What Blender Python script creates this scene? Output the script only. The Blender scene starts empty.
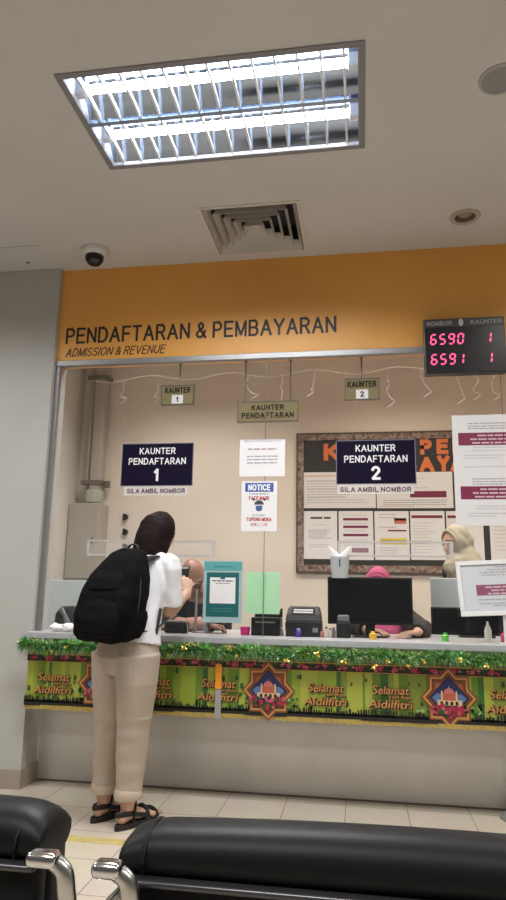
import bpy, bmesh, math, random
from mathutils import Vector, Matrix, noise
random.seed(7)
V = Vector
C = bpy.context.scene.collection
PI = math.pi

# ------------------------------------------------------------------ materials
MATS = {}
def mat(name, col, rough=0.6, metal=0.0, var=0.0, scale=8.0, bump=0.0, bscale=60.0, emit=None, estr=0.0, spec=0.5, stretch=None):
    if name in MATS: return MATS[name]
    m = bpy.data.materials.new(name); m.use_nodes = True
    nt = m.node_tree; b = nt.nodes['Principled BSDF']
    b.inputs['Base Color'].default_value = (*col, 1)
    b.inputs['Roughness'].default_value = rough
    b.inputs['Metallic'].default_value = metal
    b.inputs['Specular IOR Level'].default_value = spec
    if var or bump:
        tc = nt.nodes.new('ShaderNodeTexCoord'); mp = nt.nodes.new('ShaderNodeMapping')
        if stretch: mp.inputs['Scale'].default_value = stretch
        nt.links.new(tc.outputs['Object'], mp.inputs['Vector'])
    if var:
        n = nt.nodes.new('ShaderNodeTexNoise'); n.inputs['Scale'].default_value = scale; n.inputs['Detail'].default_value = 4
        r = nt.nodes.new('ShaderNodeValToRGB')
        r.color_ramp.elements[0].position = 0.3; r.color_ramp.elements[1].position = 0.7
        r.color_ramp.elements[0].color = (*[max(0, c*(1-var)) for c in col], 1)
        r.color_ramp.elements[1].color = (*[min(1, c*(1+var)) for c in col], 1)
        nt.links.new(mp.outputs[0], n.inputs['Vector']); nt.links.new(n.outputs['Fac'], r.inputs['Fac'])
        nt.links.new(r.outputs['Color'], b.inputs['Base Color'])
    if bump:
        n2 = nt.nodes.new('ShaderNodeTexNoise'); n2.inputs['Scale'].default_value = bscale; n2.inputs['Detail'].default_value = 3
        bp = nt.nodes.new('ShaderNodeBump'); bp.inputs['Strength'].default_value = bump; bp.inputs['Distance'].default_value = 0.002
        nt.links.new(mp.outputs[0], n2.inputs['Vector']); nt.links.new(n2.outputs['Fac'], bp.inputs['Height'])
        nt.links.new(bp.outputs['Normal'], b.inputs['Normal'])
    if emit:
        b.inputs['Emission Color'].default_value = (*emit, 1); b.inputs['Emission Strength'].default_value = estr
    MATS[name] = m
    return m

def see_through(name, tint, alpha, rough=0.05, refl=0.02):
    """clear sheet: mostly lets light straight through, with a faint mirror and an optional tint"""
    m = bpy.data.materials.new(name); m.use_nodes = True; nt = m.node_tree
    for n in list(nt.nodes):
        if n.type != 'OUTPUT_MATERIAL': nt.nodes.remove(n)
    out = [n for n in nt.nodes if n.type == 'OUTPUT_MATERIAL'][0]
    tr = nt.nodes.new('ShaderNodeBsdfTransparent'); tr.inputs[0].default_value = (1, 1, 1, 1)
    pr = nt.nodes.new('ShaderNodeBsdfPrincipled'); pr.inputs['Base Color'].default_value = (*tint, 1); pr.inputs['Roughness'].default_value = rough
    mx = nt.nodes.new('ShaderNodeMixShader'); mx.inputs[0].default_value = alpha
    gl = nt.nodes.new('ShaderNodeBsdfGlossy'); gl.inputs['Roughness'].default_value = 0.01
    ge = nt.nodes.new('ShaderNodeNewGeometry'); dt = nt.nodes.new('ShaderNodeVectorMath'); dt.operation = 'DOT_PRODUCT'
    nt.links.new(ge.outputs['Incoming'], dt.inputs[0]); nt.links.new(ge.outputs['Normal'], dt.inputs[1])
    def math_(op, a, b=None, c=None):
        q = nt.nodes.new('ShaderNodeMath'); q.operation = op
        for i, x in enumerate((a, b, c)):
            if x is None: continue
            if isinstance(x, (int, float)): q.inputs[i].default_value = x
            else: nt.links.new(x, q.inputs[i])
        return q.outputs[0]
    fr_out = math_('MULTIPLY_ADD', math_('POWER', math_('SUBTRACT', 1.0, math_('ABSOLUTE', dt.outputs['Value'])), 5.0), 0.5, refl)
    mx2 = nt.nodes.new('ShaderNodeMixShader')
    nt.links.new(tr.outputs[0], mx.inputs[1]); nt.links.new(pr.outputs[0], mx.inputs[2])
    nt.links.new(fr_out, mx2.inputs[0]); nt.links.new(mx.outputs[0], mx2.inputs[1]); nt.links.new(gl.outputs[0], mx2.inputs[2])
    nt.links.new(mx2.outputs[0], out.inputs[0])
    MATS[name] = m
    return m

# ------------------------------------------------------------------ mesh building
class MB:
    def __init__(s): s.v = []; s.f = []; s.m = []; s.mi = 0
    def add(s, vs, fs, mi=None):
        o = len(s.v); s.v += [tuple(v) for v in vs]
        s.f += [[i+o for i in f] for f in fs]; s.m += [s.mi if mi is None else mi]*len(fs)
        return s
    def box(s, x0, x1, y0, y1, z0, z1, mi=None, M=None):
        vs = [V((x, y, z)) for x in (x0, x1) for y in (y0, y1) for z in (z0, z1)]
        if M is not None: vs = [M @ v for v in vs]
        return s.add(vs, [(0,1,3,2),(4,6,7,5),(0,4,5,1),(2,3,7,6),(0,2,6,4),(1,5,7,3)], mi)
    def rbox(s, x0, x1, y0, y1, z0, z1, r=0.005, seg=2, mi=None, M=None):
        bm = bmesh.new(); bmesh.ops.create_cube(bm, size=1)
        for v in bm.verts: v.co = V(((x0+x1)/2+v.co.x*(x1-x0), (y0+y1)/2+v.co.y*(y1-y0), (z0+z1)/2+v.co.z*(z1-z0)))
        bmesh.ops.bevel(bm, geom=bm.edges[:], offset=r, segments=seg, affect='EDGES', profile=0.5)
        s.frombm(bm, mi, M); return s
    def frombm(s, bm, mi=None, M=None):
        bm.verts.ensure_lookup_table(); bm.verts.index_update()
        s.add([(M @ v.co) if M is not None else v.co.copy() for v in bm.verts], [[v.index for v in f.verts] for f in bm.faces], mi); bm.free()
    def lathe(s, prof, n=24, M=None, mi=None):
        """prof: list of (r,z), closed on the axis where r==0"""
        vs = []; fs = []; rows = []
        for r, z in prof:
            if r < 1e-6: rows.append([len(vs)]); vs.append(V((0, 0, z)))
            else:
                rows.append(list(range(len(vs), len(vs)+n)))
                vs += [V((r*math.cos(2*PI*k/n), r*math.sin(2*PI*k/n), z)) for k in range(n)]
        for a, b in zip(rows, rows[1:]):
            for k in range(n):
                k2 = (k+1) % n
                if len(a) == 1 and len(b) == 1: continue
                if len(a) == 1: fs.append((a[0], b[k2], b[k]))
                elif len(b) == 1: fs.append((a[k], a[k2], b[0]))
                else: fs.append((a[k], a[k2], b[k2], b[k]))
        if M is not None: vs = [M @ v for v in vs]
        return s.add(vs, fs, mi)
    def prism(s, poly, y0, y1, mi=None, M=None):
        """poly in (x,z), extruded between y0 and y1"""
        n = len(poly)
        vs = [V((x, y0, z)) for x, z in poly] + [V((x, y1, z)) for x, z in poly]
        if M is not None: vs = [M @ v for v in vs]
        fs = [list(range(n)), list(range(2*n-1, n-1, -1))] + [(i, i+n, (i+1) % n+n, (i+1) % n) for i in range(n)]
        return s.add(vs, fs, mi)
    def tube(s, pts, rad, ref=(0, 0, 1), n=12, sub=3, cap='round', mi=None):
        """loft along a smooth path; rad = number, or (a,b) half widths along / across ref, per point"""
        P = [V(p) for p in pts]
        if not isinstance(rad, (list,)): rad = [rad]*len(P)
        Rr = [(r, r) if not isinstance(r, tuple) else r for r in rad]
        if sub > 1 and len(P) > 2:
            P2 = []; R2 = []
            for i in range(len(P)-1):
                p0, p1, p2, p3 = P[max(i-1, 0)], P[i], P[i+1], P[min(i+2, len(P)-1)]
                for k in range(sub):
                    t = k/sub
                    P2.append(0.5*((2*p1)+(p2-p0)*t+(2*p0-5*p1+4*p2-p3)*t*t+(3*p1-p0-3*p2+p3)*t**3))
                    R2.append(tuple(Rr[i][j]*(1-t)+Rr[i+1][j]*t for j in (0, 1)))
            P2.append(P[-1]); R2.append(Rr[-1]); P, Rr = P2, R2
        ref = V(ref); rings = []
        T = []
        for i in range(len(P)):
            t = P[min(i+1, len(P)-1)]-P[max(i-1, 0)]
            T.append(t.normalized())
        prof = [(P[i], T[i], Rr[i]) for i in range(len(P))]
        if cap == 'round':
            def caps(p, t, r, sg):
                h = min(r); return [(p+t*sg*h*k, t, (r[0]*q, r[1]*q)) for k, q in ((0.5, 0.87), (0.85, 0.53))]
            prof = list(reversed(caps(*prof[0], -1))) + prof + caps(*prof[-1], 1)
        vs = []; fs = []
        last = None
        for p, t, r in prof:
            a = ref - t*ref.dot(t)
            if a.length < 0.15:
                a = last if last is not None else t.orthogonal()
                a = a - t*a.dot(t)
            a.normalize(); last = a; b = t.cross(a)
            vs += [p+a*r[0]*math.cos(2*PI*k/n)+b*r[1]*math.sin(2*PI*k/n) for k in range(n)]
        m = len(prof)
        for i in range(m-1):
            for k in range(n):
                k2 = (k+1) % n; fs.append((i*n+k, i*n+k2, (i+1)*n+k2, (i+1)*n+k))
        fs.append(list(range(n-1, -1, -1))); fs.append(list(range((m-1)*n, m*n)))
        return s.add(vs, fs, mi)
    def ball(s, c, r, n=16, M=None, mi=None, fn=None):
        c = V(c); r = r if isinstance(r, tuple) else (r, r, r)
        vs = []; fs = []; rows = []
        h = n//2
        for i in range(h+1):
            ph = PI*i/h
            if i in (0, h): rows.append([len(vs)]); vs.append(V((0, 0, math.cos(ph))))
            else:
                rows.append(list(range(len(vs), len(vs)+n)))
                vs += [V((math.sin(ph)*math.cos(2*PI*k/n), math.sin(ph)*math.sin(2*PI*k/n), math.cos(ph))) for k in range(n)]
        vs = [V((v.x*r[0], v.y*r[1], v.z*r[2])) for v in vs]
        if fn: vs = [fn(v) for v in vs]
        vs = [c+v for v in vs]
        if M is not None: vs = [M @ v for v in vs]
        for a, b in zip(rows, rows[1:]):
            for k in range(n):
                k2 = (k+1) % n
                if len(a) == 1: fs.append((a[0], b[k], b[k2]))
                elif len(b) == 1: fs.append((a[k2], a[k], b[0]))
                else: fs.append((a[k], b[k], b[k2], a[k2]))
        return s.add(vs, fs, mi)
    def text(s, body, x0, x1, z0, z1, y, mi=None, bold=0.0, shear=0.0, th=0.0006, keep=False, M=None, skew=0.0):
        """lettering filling the box x0..x1, z0..z1, standing at y (front) facing -y"""
        cu = bpy.data.curves.new('lettering', 'FONT'); cu.body = body; cu.size = 1; cu.offset = bold; cu.shear = shear; cu.resolution_u = 3
        cu.align_x = 'CENTER'
        ob = bpy.data.objects.new('lettering', cu); C.objects.link(ob)
        bpy.context.view_layer.update()
        me = bpy.data.meshes.new_from_object(ob.evaluated_get(bpy.context.evaluated_depsgraph_get()))
        bpy.data.objects.remove(ob); bpy.data.curves.remove(cu)
        vs = [v.co.copy() for v in me.vertices]; fs = [list(p.vertices) for p in me.polygons]
        bpy.data.meshes.remove(me)
        if not vs: return s
        ax, bx = min(v.x for v in vs), max(v.x for v in vs); ay, by = min(v.y for v in vs), max(v.y for v in vs)
        sx = (x1-x0)/(bx-ax); sz = (z1-z0)/(by-ay)
        if keep: sx = sz
        cx = (x0+x1)/2; mx = (ax+bx)/2
        fr = [V((cx+(v.x-mx)*sx, y, z0+(v.y-ay)*sz+skew*(v.x-mx)*sx)) for v in vs]
        if M is not None: fr = [M @ v for v in fr]
        return s.add(fr, fs, mi)
    def words(s, x0, x1, z, h, y, mi=None, fill=1.0, rnd=random, M=None):
        """one line of small print as word-length dashes"""
        x = x0; e = x0+(x1-x0)*fill
        while x < e:
            w = min(rnd.uniform(1.2, 4.0)*h, e-x)
            s.box(x, x+w, y-0.0004, y, z, z+h*0.62, mi, M); x += w+h*0.5
        return s

def obj(name, mb, mats, parent=None, loc=None, rotz=0, smooth=False, auto=None, bevel=0):
    me = bpy.data.meshes.new(name)
    me.from_pydata(mb.v, [], mb.f)
    if not isinstance(mats, (list, tuple)): mats = [mats]
    for m in mats: me.materials.append(m)
    for p, i in zip(me.polygons, mb.m): p.material_index = min(i, len(mats)-1)
    me.validate()
    bm = bmesh.new(); bm.from_mesh(me); bmesh.ops.recalc_face_normals(bm, faces=bm.faces[:])
    if bevel: bmesh.ops.bevel(bm, geom=[e for e in bm.edges if e.calc_face_angle(0) > 0.6], offset=bevel, segments=2, affect='EDGES', profile=0.5)
    if smooth is True:
        for f in bm.faces: f.smooth = True
        lim = math.radians(auto or 50)
        for e in bm.edges:
            if e.calc_face_angle(0) > lim: e.smooth = False
    bm.to_mesh(me); bm.free()
    o = bpy.data.objects.new(name, me); C.objects.link(o)
    if parent: o.parent = parent
    if loc: o.location = loc
    if rotz: o.rotation_euler = (0, 0, rotz)
    return o
def tag(o, label, cat, group=None):
    o['label'] = label; o['category'] = cat
    if group: o['group'] = group
    return o
def thing(name, label, cat, loc=(0, 0, 0), rotz=0, group=None):
    o = bpy.data.objects.new(name, None); C.objects.link(o); o.empty_display_size = 0.1
    o.location = loc; o.rotation_euler = (0, 0, rotz)
    return tag(o, label, cat, group)
def struct(name, mb, mats, parent=None, **k):
    o = obj(name, mb, mats, parent, **k)
    if not parent: o['kind'] = 'structure'
    return o
def remesh(mb, voxel, smooth=2, fold=None):
    """fuse overlapping closed lofts into one continuous skin; fold(v, n) -> displacement along the normal"""
    me = bpy.data.meshes.new('skin'); me.from_pydata(mb.v, [], mb.f); me.validate()
    bm = bmesh.new(); bm.from_mesh(me); bmesh.ops.recalc_face_normals(bm, faces=bm.faces[:]); bm.to_mesh(me); bm.free()
    ob = bpy.data.objects.new('skin', me); C.objects.link(ob)
    r = ob.modifiers.new('r', 'REMESH'); r.mode = 'VOXEL'; r.voxel_size = voxel
    if smooth:
        sm = ob.modifiers.new('s', 'SMOOTH'); sm.factor = 0.5; sm.iterations = smooth
    bpy.context.view_layer.update()
    m2 = bpy.data.meshes.new_from_object(ob.evaluated_get(bpy.context.evaluated_depsgraph_get()))
    bpy.data.objects.remove(ob); bpy.data.meshes.remove(me)
    if fold:
        ns = [v.normal.copy() for v in m2.vertices]
        for v, n in zip(m2.vertices, ns): v.co = v.co + n*fold(v.co, n)
    out = MB()
    out.add([v.co.copy() for v in m2.vertices], [list(p.vertices) for p in m2.polygons], 0)
    bpy.data.meshes.remove(m2)
    return out
def fit(o, loc):   # put a finished child mesh built in place under an Empty at loc
    return o

# ------------------------------------------------------------------ palette
M_ceil = mat('ceiling_paint', (0.58, 0.575, 0.57), 0.9, var=0.03, scale=1.5)
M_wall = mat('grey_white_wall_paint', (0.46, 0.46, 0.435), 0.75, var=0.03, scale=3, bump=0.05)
M_cream = mat('cream_office_paint', (0.82, 0.74, 0.65), 0.8, var=0.03, scale=2)
M_whitewall = mat('white_office_paint', (0.74, 0.72, 0.68), 0.8, var=0.03, scale=2)
M_orange = mat('orange_fascia_laminate', (0.78, 0.38, 0.075), 0.45, var=0.03, scale=3)
M_alu = mat('brushed_aluminium', (0.30, 0.30, 0.30), 0.4, 0.6, var=0.04, scale=20, stretch=(0.1, 1, 1))
M_black_ink = mat('black_vinyl', (0.012, 0.011, 0.012), 0.5)
M_white = mat('white_paper', (0.80, 0.79, 0.80), 0.6)
M_white_plastic = mat('white_plastic', (0.75, 0.75, 0.74), 0.35)
M_navy = mat('dark_navy_print', (0.008, 0.005, 0.020), 0.4, spec=.12)
M_letter = mat('white_lettering', (0.85, 0.85, 0.86), 0.5)
M_blackplastic = mat('black_plastic', (0.010, 0.010, 0.011), 0.4, spec=.3, var=0.15, scale=30)
M_greyplastic = mat('grey_plastic', (0.20, 0.20, 0.21), 0.45)
M_maroon = mat('maroon_print', (0.20, 0.018, 0.065), 0.5)
M_greyink = mat('grey_print', (0.36, 0.35, 0.37), 0.7)
M_darkink = mat('dark_print', (0.06, 0.06, 0.08), 0.7)
M_redink = mat('red_print', (0.45, 0.04, 0.05), 0.6)
M_blueink = mat('blue_print', (0.025, 0.09, 0.36), 0.5)
M_teal = mat('teal_print', (0.012, 0.12, 0.125), 0.4)
M_lteal = mat('light_teal_print', (0.10, 0.36, 0.37), 0.4)
M_chrome = mat('chrome', (0.72, 0.72, 0.73), 0.14, 1.0)
M_skin = mat('light_brown_skin', (0.50, 0.30, 0.21), 0.5, var=0.06, scale=20)
M_skin_dark = mat('brown_skin', (0.34, 0.185, 0.145), 0.38, var=0.06, scale=20)
M_eye = mat('eye_white', (0.75, 0.73, 0.7), 0.2)
M_iris = mat('dark_iris', (0.02, 0.012, 0.008), 0.15)
M_lip = mat('lips', (0.42, 0.16, 0.13), 0.45)
M_brow = mat('dark_brow_hair', (0.02, 0.014, 0.012), 0.6)
M_glass = see_through('clear_glass', (0.8, 0.9, 0.88), 0.004)
# ------------------------------------------------------------------ block capitals drawn as strokes (unit height, own widths)
def _arc(cx, cy, rx, ry, a0, a1, n=9): return [(cx+rx*math.cos(math.radians(a0+(a1-a0)*k/n)), cy+ry*math.sin(math.radians(a0+(a1-a0)*k/n))) for k in range(n+1)]
GLYPH = {
 'A': (.70, [[(0, 0), (.35, 1), (.70, 0)], [(.13, .34), (.57, .34)]]),
 'B': (.60, [[(0, 0), (0, 1), (.34, 1)]+_arc(.34, .765, .22, .235, 90, -90)+[(0, .53)], [(.34, .53)]+_arc(.36, .265, .24, .265, 90, -90)+[(0, 0)]]),
 'C': (.68, [_arc(.36, .5, .36, .5, 42, 318, 16)]),
 'D': (.64, [[(0, 0), (0, 1), (.26, 1)]+_arc(.26, .5, .38, .5, 90, -90, 12)+[(0, 0)]]),
 'E': (.56, [[(.56, 1), (0, 1), (0, 0), (.56, 0)], [(0, .52), (.50, .52)]]),
 'F': (.52, [[(.52, 1), (0, 1), (0, 0)], [(0, .50), (.46, .50)]]),
 'G': (.72, [_arc(.37, .5, .37, .5, 45, 335, 16)+[(.72, .46), (.42, .46)]]),
 'H': (.62, [[(0, 0), (0, 1)], [(.62, 0), (.62, 1)], [(0, .52), (.62, .52)]]),
 'I': (.0, [[(0, 0), (0, 1)]]),
 'J': (.42, [[(.42, 1), (.42, .25)]+_arc(.21, .24, .21, .24, 0, -180)]),
 'K': (.60, [[(0, 0), (0, 1)], [(.58, 1), (0, .38)], [(.20, .58), (.60, 0)]]),
 'L': (.50, [[(0, 1), (0, 0), (.50, 0)]]),
 'M': (.72, [[(0, 0), (0, 1), (.36, .05), (.72, 1), (.72, 0)]]),
 'N': (.62, [[(0, 0), (0, 1), (.62, 0), (.62, 1)]]),
 'O': (.74, [_arc(.37, .5, .37, .5, 0, 360, 22)]),
 'P': (.57, [[(0, 0), (0, 1), (.32, 1)]+_arc(.32, .735, .25, .265, 90, -90)+[(0, .47)]]),
 'Q': (.74, [_arc(.37, .5, .37, .5, 0, 360, 22), [(.46, .22), (.72, -.04)]]),
 'R': (.60, [[(0, 0), (0, 1), (.34, 1)]+_arc(.34, .745, .24, .255, 90, -90)+[(0, .49)], [(.32, .49), (.60, 0)]]),
 'S': (.58, [_arc(.29, .75, .26, .25, 25, 255, 10)+_arc(.29, .255, .29, .255, 95, -155, 10)]),
 'T': (.60, [[(0, 1), (.60, 1)], [(.30, 1), (.30, 0)]]),
 'U': (.62, [[(0, 1), (0, .32)]+_arc(.31, .32, .31, .32, 180, 360, 10)+[(.62, 1)]]),
 'V': (.66, [[(0, 1), (.33, 0), (.66, 1)]]),
 'W': (.94, [[(0, 1), (.23, 0), (.47, .98), (.71, 0), (.94, 1)]]),
 'X': (.62, [[(0, 0), (.62, 1)], [(0, 1), (.62, 0)]]),
 'Y': (.66, [[(0, 1), (.33, .45), (.66, 1)], [(.33, .45), (.33, 0)]]),
 'Z': (.58, [[(0, 1), (.58, 1), (0, 0), (.58, 0)]]),
 '&': (.66, [[(.66, 0)]+[(.20, .62)]+_arc(.30, .79, .16, .21, 215, -25, 10)+[(.40, .62), (.14, .44)]+_arc(.24, .23, .24, .23, 125, 300, 10)+[(.50, .16), (.62, .44)]]),
 '1': (.26, [[(0, .74), (.20, .98), (.20, 0)]]),
 '2': (.54, [_arc(.27, .73, .27, .27, 165, -25, 9)+[(0, 0), (.55, 0)]]),
}
def stroke_text(mb, body, x0, x1, z0, z1, y, mi=None, wt=.13, shear=0.0, skew=0.0, keep=False, gap=.17, serif=False):
    """write body across x0..x1 between z0 and z1 as flat strokes at y; wt is the stroke width over the height"""
    h = z1-z0; t = wt*h; items = []; x = 0
    for ch in body:
        if ch == ' ': x += .34; continue
        w, st = GLYPH[ch]; items.append((x, st)); x += w+gap+wt
    total = x-gap-wt
    inner = h-t; sx = ((x1-x0-t)/total) if total > 0 and not keep else inner
    xo = x0+t/2 if not keep else (x0+x1)/2-total*sx/2
    cx = (x0+x1)/2
    def place(gx, px, py):
        X = xo+(gx+px)*sx; Z = z0+t/2+py*inner
        return V((X+shear*(Z-z0), 0, Z+skew*(X-cx)))
    sn = 0
    for gx, sts in items:
        parts = []
        for line in sts:
            P = [place(gx, *q) for q in line]; cur = [P[0]]; sharp0 = False
            for i in range(1, len(P)):
                cur.append(P[i])
                if i < len(P)-1 and (P[i]-P[i-1]).normalized().dot((P[i+1]-P[i]).normalized()) < -.2:
                    parts.append((cur, sharp0, True)); cur = [P[i]]; sharp0 = True
            parts.append((cur, sharp0, False))
        for P, sh0, sh1 in parts:
            sn += 1; yo = y-.00012*(sn % 3)
            n = len(P); closed = (P[0]-P[-1]).length < 1e-6
            L_, R_ = [], []
            for i in range(n):
                a = P[i]-P[i-1] if i > 0 else (P[0]-P[-2] if closed else P[1]-P[0])
                b = P[i+1]-P[i] if i < n-1 else (P[1]-P[0] if closed else P[-1]-P[-2])
                a.normalize(); b.normalize()
                na, nb = V((-a.z, 0, a.x)), V((-b.z, 0, b.x)); m = na+nb
                if m.length < .3: m = na.copy()
                m.normalize(); k = t/2/max(.42, m.dot(na))
                q = P[i].copy()
                if not closed and i == 0: q -= b*t/2*(.45 if sh0 else .98)
                if not closed and i == n-1: q += a*t/2*(.45 if sh1 else .98)
                L_.append(q+m*k); R_.append(q-m*k)
            vs = []
            for l, r in zip(L_, R_): vs += [V((l.x, yo, l.z)), V((r.x, yo, r.z))]
            mb.add(vs, [(2*i, 2*i+1, 2*i+3, 2*i+2) for i in range(n-1)], mi)
    return mb
MB.caps = stroke_text
# ------------------------------------------------------------------ setting
CEIL = 3.136; XL = -1.907; BACK = 1.6; TOP = 0.852; ZF = 2.5125
def floor_material():
    m = bpy.data.materials.new('beige_floor_tiles'); m.use_nodes = True; nt = m.node_tree; b = nt.nodes['Principled BSDF']
    tc = nt.nodes.new('ShaderNodeTexCoord'); mp = nt.nodes.new('ShaderNodeMapping'); mp.inputs['Location'].default_value = (0.4236, 0.26, 0)
    br = nt.nodes.new('ShaderNodeTexBrick'); br.offset = 0.0; br.squash = 1.0
    for k, v in (('Scale', 1.0), ('Mortar Size', 0.0022), ('Mortar Smooth', 0.1), ('Bias', 0.0), ('Brick Width', 0.3164), ('Row Height', 0.3164)): br.inputs[k].default_value = v
    br.inputs['Color1'].default_value = (0.62, 0.54, 0.44, 1); br.inputs['Color2'].default_value = (0.66, 0.575, 0.47, 1); br.inputs['Mortar'].default_value = (0.16, 0.13, 0.10, 1)
    n = nt.nodes.new('ShaderNodeTexNoise'); n.inputs['Scale'].default_value = 5; n.inputs['Detail'].default_value = 5
    mx = nt.nodes.new('ShaderNodeMix'); mx.data_type = 'RGBA'; mx.blend_type = 'MULTIPLY'; mx.inputs[0].default_value = 0.25
    nt.links.new(tc.outputs['Object'], mp.inputs['Vector']); nt.links.new(mp.outputs[0], br.inputs['Vector']); nt.links.new(tc.outputs['Object'], n.inputs['Vector'])
    nt.links.new(br.outputs['Color'], mx.inputs[6]); nt.links.new(n.outputs['Color'], mx.inputs[7]); nt.links.new(mx.outputs[2], b.inputs['Base Color'])
    b.inputs['Roughness'].default_value = 0.32
    return m
struct('floor', MB().box(-4.5, 4.0, -8.0, 1.75, -0.1, 0.0), floor_material())
# ceiling with openings for the troffer and the air diffuser
TROF = (-1.18, 0.02, -1.62, -1.03); DIFF = (-0.845, -0.315, -0.60, -0.085); DOWN = (0.587-0.055, 0.587+0.055, -0.335-0.055, -0.335+0.055)
holes = [TROF, DIFF, DOWN]
xs = sorted({-4.5, 4.0, *[h[i] for h in holes for i in (0, 1)]}); ys = sorted({-8.0, 0.0, *[h[i] for h in holes for i in (2, 3)]})
mb = MB()
for x0, x1 in zip(xs, xs[1:]):
    for y0, y1 in zip(ys, ys[1:]):
        cx, cy = (x0+x1)/2, (y0+y1)/2
        if any(h[0] < cx < h[1] and h[2] < cy < h[3] for h in holes): continue
        mb.box(x0, x1, y0, y1, CEIL, CEIL+0.02)
mb.box(-4.5, 4.0, 0.0, 1.75, CEIL, CEIL+0.02)
struct('ceiling', mb, M_ceil)
struct('trim_1', MB().box(-4.5, XL, -0.345, -0.341, CEIL-0.0012, CEIL), mat('ceiling_joint_line', (0.35, 0.33, 0.30), 0.9))  # thin dark line for a ceiling panel joint
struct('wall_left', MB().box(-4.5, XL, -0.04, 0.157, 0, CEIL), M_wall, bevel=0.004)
M_skirt = mat('taupe_skirting_tile', (0.34, 0.29, 0.235), 0.4, var=0.06, scale=6)
struct('baseboard_left', MB().box(-4.5, XL+0.008, -0.052, -0.04, 0, 0.10).box(XL, XL+0.008, -0.04, 0.157, 0, 0.10), M_skirt)
struct('wall_fascia', MB().box(XL, 3.2, 0.0, 0.15, ZF, CEIL), M_orange)
M_base = mat('grey_laminate_counter_panel', (0.54, 0.515, 0.48), 0.28, 0.2, var=0.05, scale=4, stretch=(1, 1, 0.3))
struct('wall_counter_base', MB().box(XL, 3.2, 0.157, 0.20, 0, TOP-0.037), M_base)
struct('trim_2', MB().box(XL, 3.2, 0.152, 0.157, 0, 0.008), mat('dark_floor_joint', (0.10, 0.085, 0.07), 0.6))
struct('wall_back', MB().box(-2.6, 3.2, BACK, BACK+0.1, 0, CEIL), M_cream)
struct('wall_office_left', MB().box(-2.6, -2.41, 0.157, BACK, 0, CEIL), M_whitewall)
struct('wall_office_right', MB().box(3.1, 3.2, 0.2, BACK, 0, CEIL), M_cream)
# aluminium glazing frame and clear panes
struct('trim_3', MB().box(XL, 3.2, -0.012, 0.03, ZF-0.036, ZF).box(XL, XL+0.03, -0.006, 0.03, TOP, ZF-0.036), M_alu, bevel=0.003)
panes = [(XL+0.03, -0.556), (-0.552, 0.789), (0.793, 2.1)]
for i, (a, b) in enumerate(panes): struct('window_%d' % (i+1), MB().box(a, b, 0.0, 0.008, TOP, ZF-0.036), M_glass)
M_seam = mat('grey_silicone', (0.16, 0.15, 0.14), 0.4)
struct('trim_4', MB().box(-0.5555, -0.5525, 0.0005, 0.0075, TOP, ZF-0.036), M_seam)
struct('trim_5', MB().box(0.7895, 0.7925, 0.0005, 0.0075, TOP, ZF-0.036), M_seam)

# counter worktop
M_counter = mat('pale_grey_counter_laminate', (0.44, 0.445, 0.46), 0.3, var=0.04, scale=12)
o = obj('counter_worktop', MB().box(XL, 3.2, -0.10, 0.62, -0.036, 0.0), M_counter, loc=(0, 0, TOP), bevel=0.004)
tag(o, 'long pale grey service counter worktop running under the glass screen', 'counter')

# yellow line on the floor
o = obj('floor_tape', MB().box(-0.42, 0.30, -0.034, 0.034, 0, 0.0008), mat('yellow_floor_tape', (0.50, 0.40, 0.15), 0.5, var=0.15, scale=20), loc=(-1.18, -0.685, 0))
tag(o, 'worn yellow tape line stuck on the floor tiles behind the woman', 'floor tape')

# ------------------------------------------------------------------ ceiling fittings
x0, x1, y0, y1 = TROF
t = thing('ceiling_light', 'large recessed fluorescent ceiling light with two tubes and mirror louvres', 'ceiling light', ((x0+x1)/2, (y0+y1)/2, CEIL))
W, D = (x1-x0)/2, (y1-y0)/2
fr = MB()
for a in ((-W-.022, W+.022, -D-.022, -D+.006), (-W-.022, W+.022, D-.006, D+.022), (-W-.022, -W+.006, -D, D), (W-.006, W+.022, -D, D)): fr.box(a[0], a[1], a[2], a[3], -0.006, 0.001)
obj('frame', fr, mat('light_frame_metal', (0.24, 0.24, 0.25), 0.5, 0.2), t, bevel=0.002)
M_mirror = mat('reflector_painted_room_tint', (0.30, 0.36, 0.46), 0.14, 1.0)  # blue-grey tint paints in the dark room the reflectors would mirror
M_hous = mat('white_light_housing', (0.62, 0.64, 0.68), 0.5)
h = MB(); h.box(-W, W, -D, D, 0.095, 0.10); h.box(-W, W, -D, -D+.004, 0, 0.095); h.box(-W, W, D-.004, D, 0, 0.095); h.box(-W, -W+.004, -D, D, 0, 0.095); h.box(W-.004, W, -D, D, 0, 0.095)
obj('housing', h, M_hous, t)
M_tube = mat('lit_fluorescent_tube', (0.9, 0.9, 0.9), 0.4, emit=(0.95, 0.97, 1.0), estr=30)
M_tubend = mat('tube_end_cap', (0.6, 0.6, 0.6), 0.4, 0.6)
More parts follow.
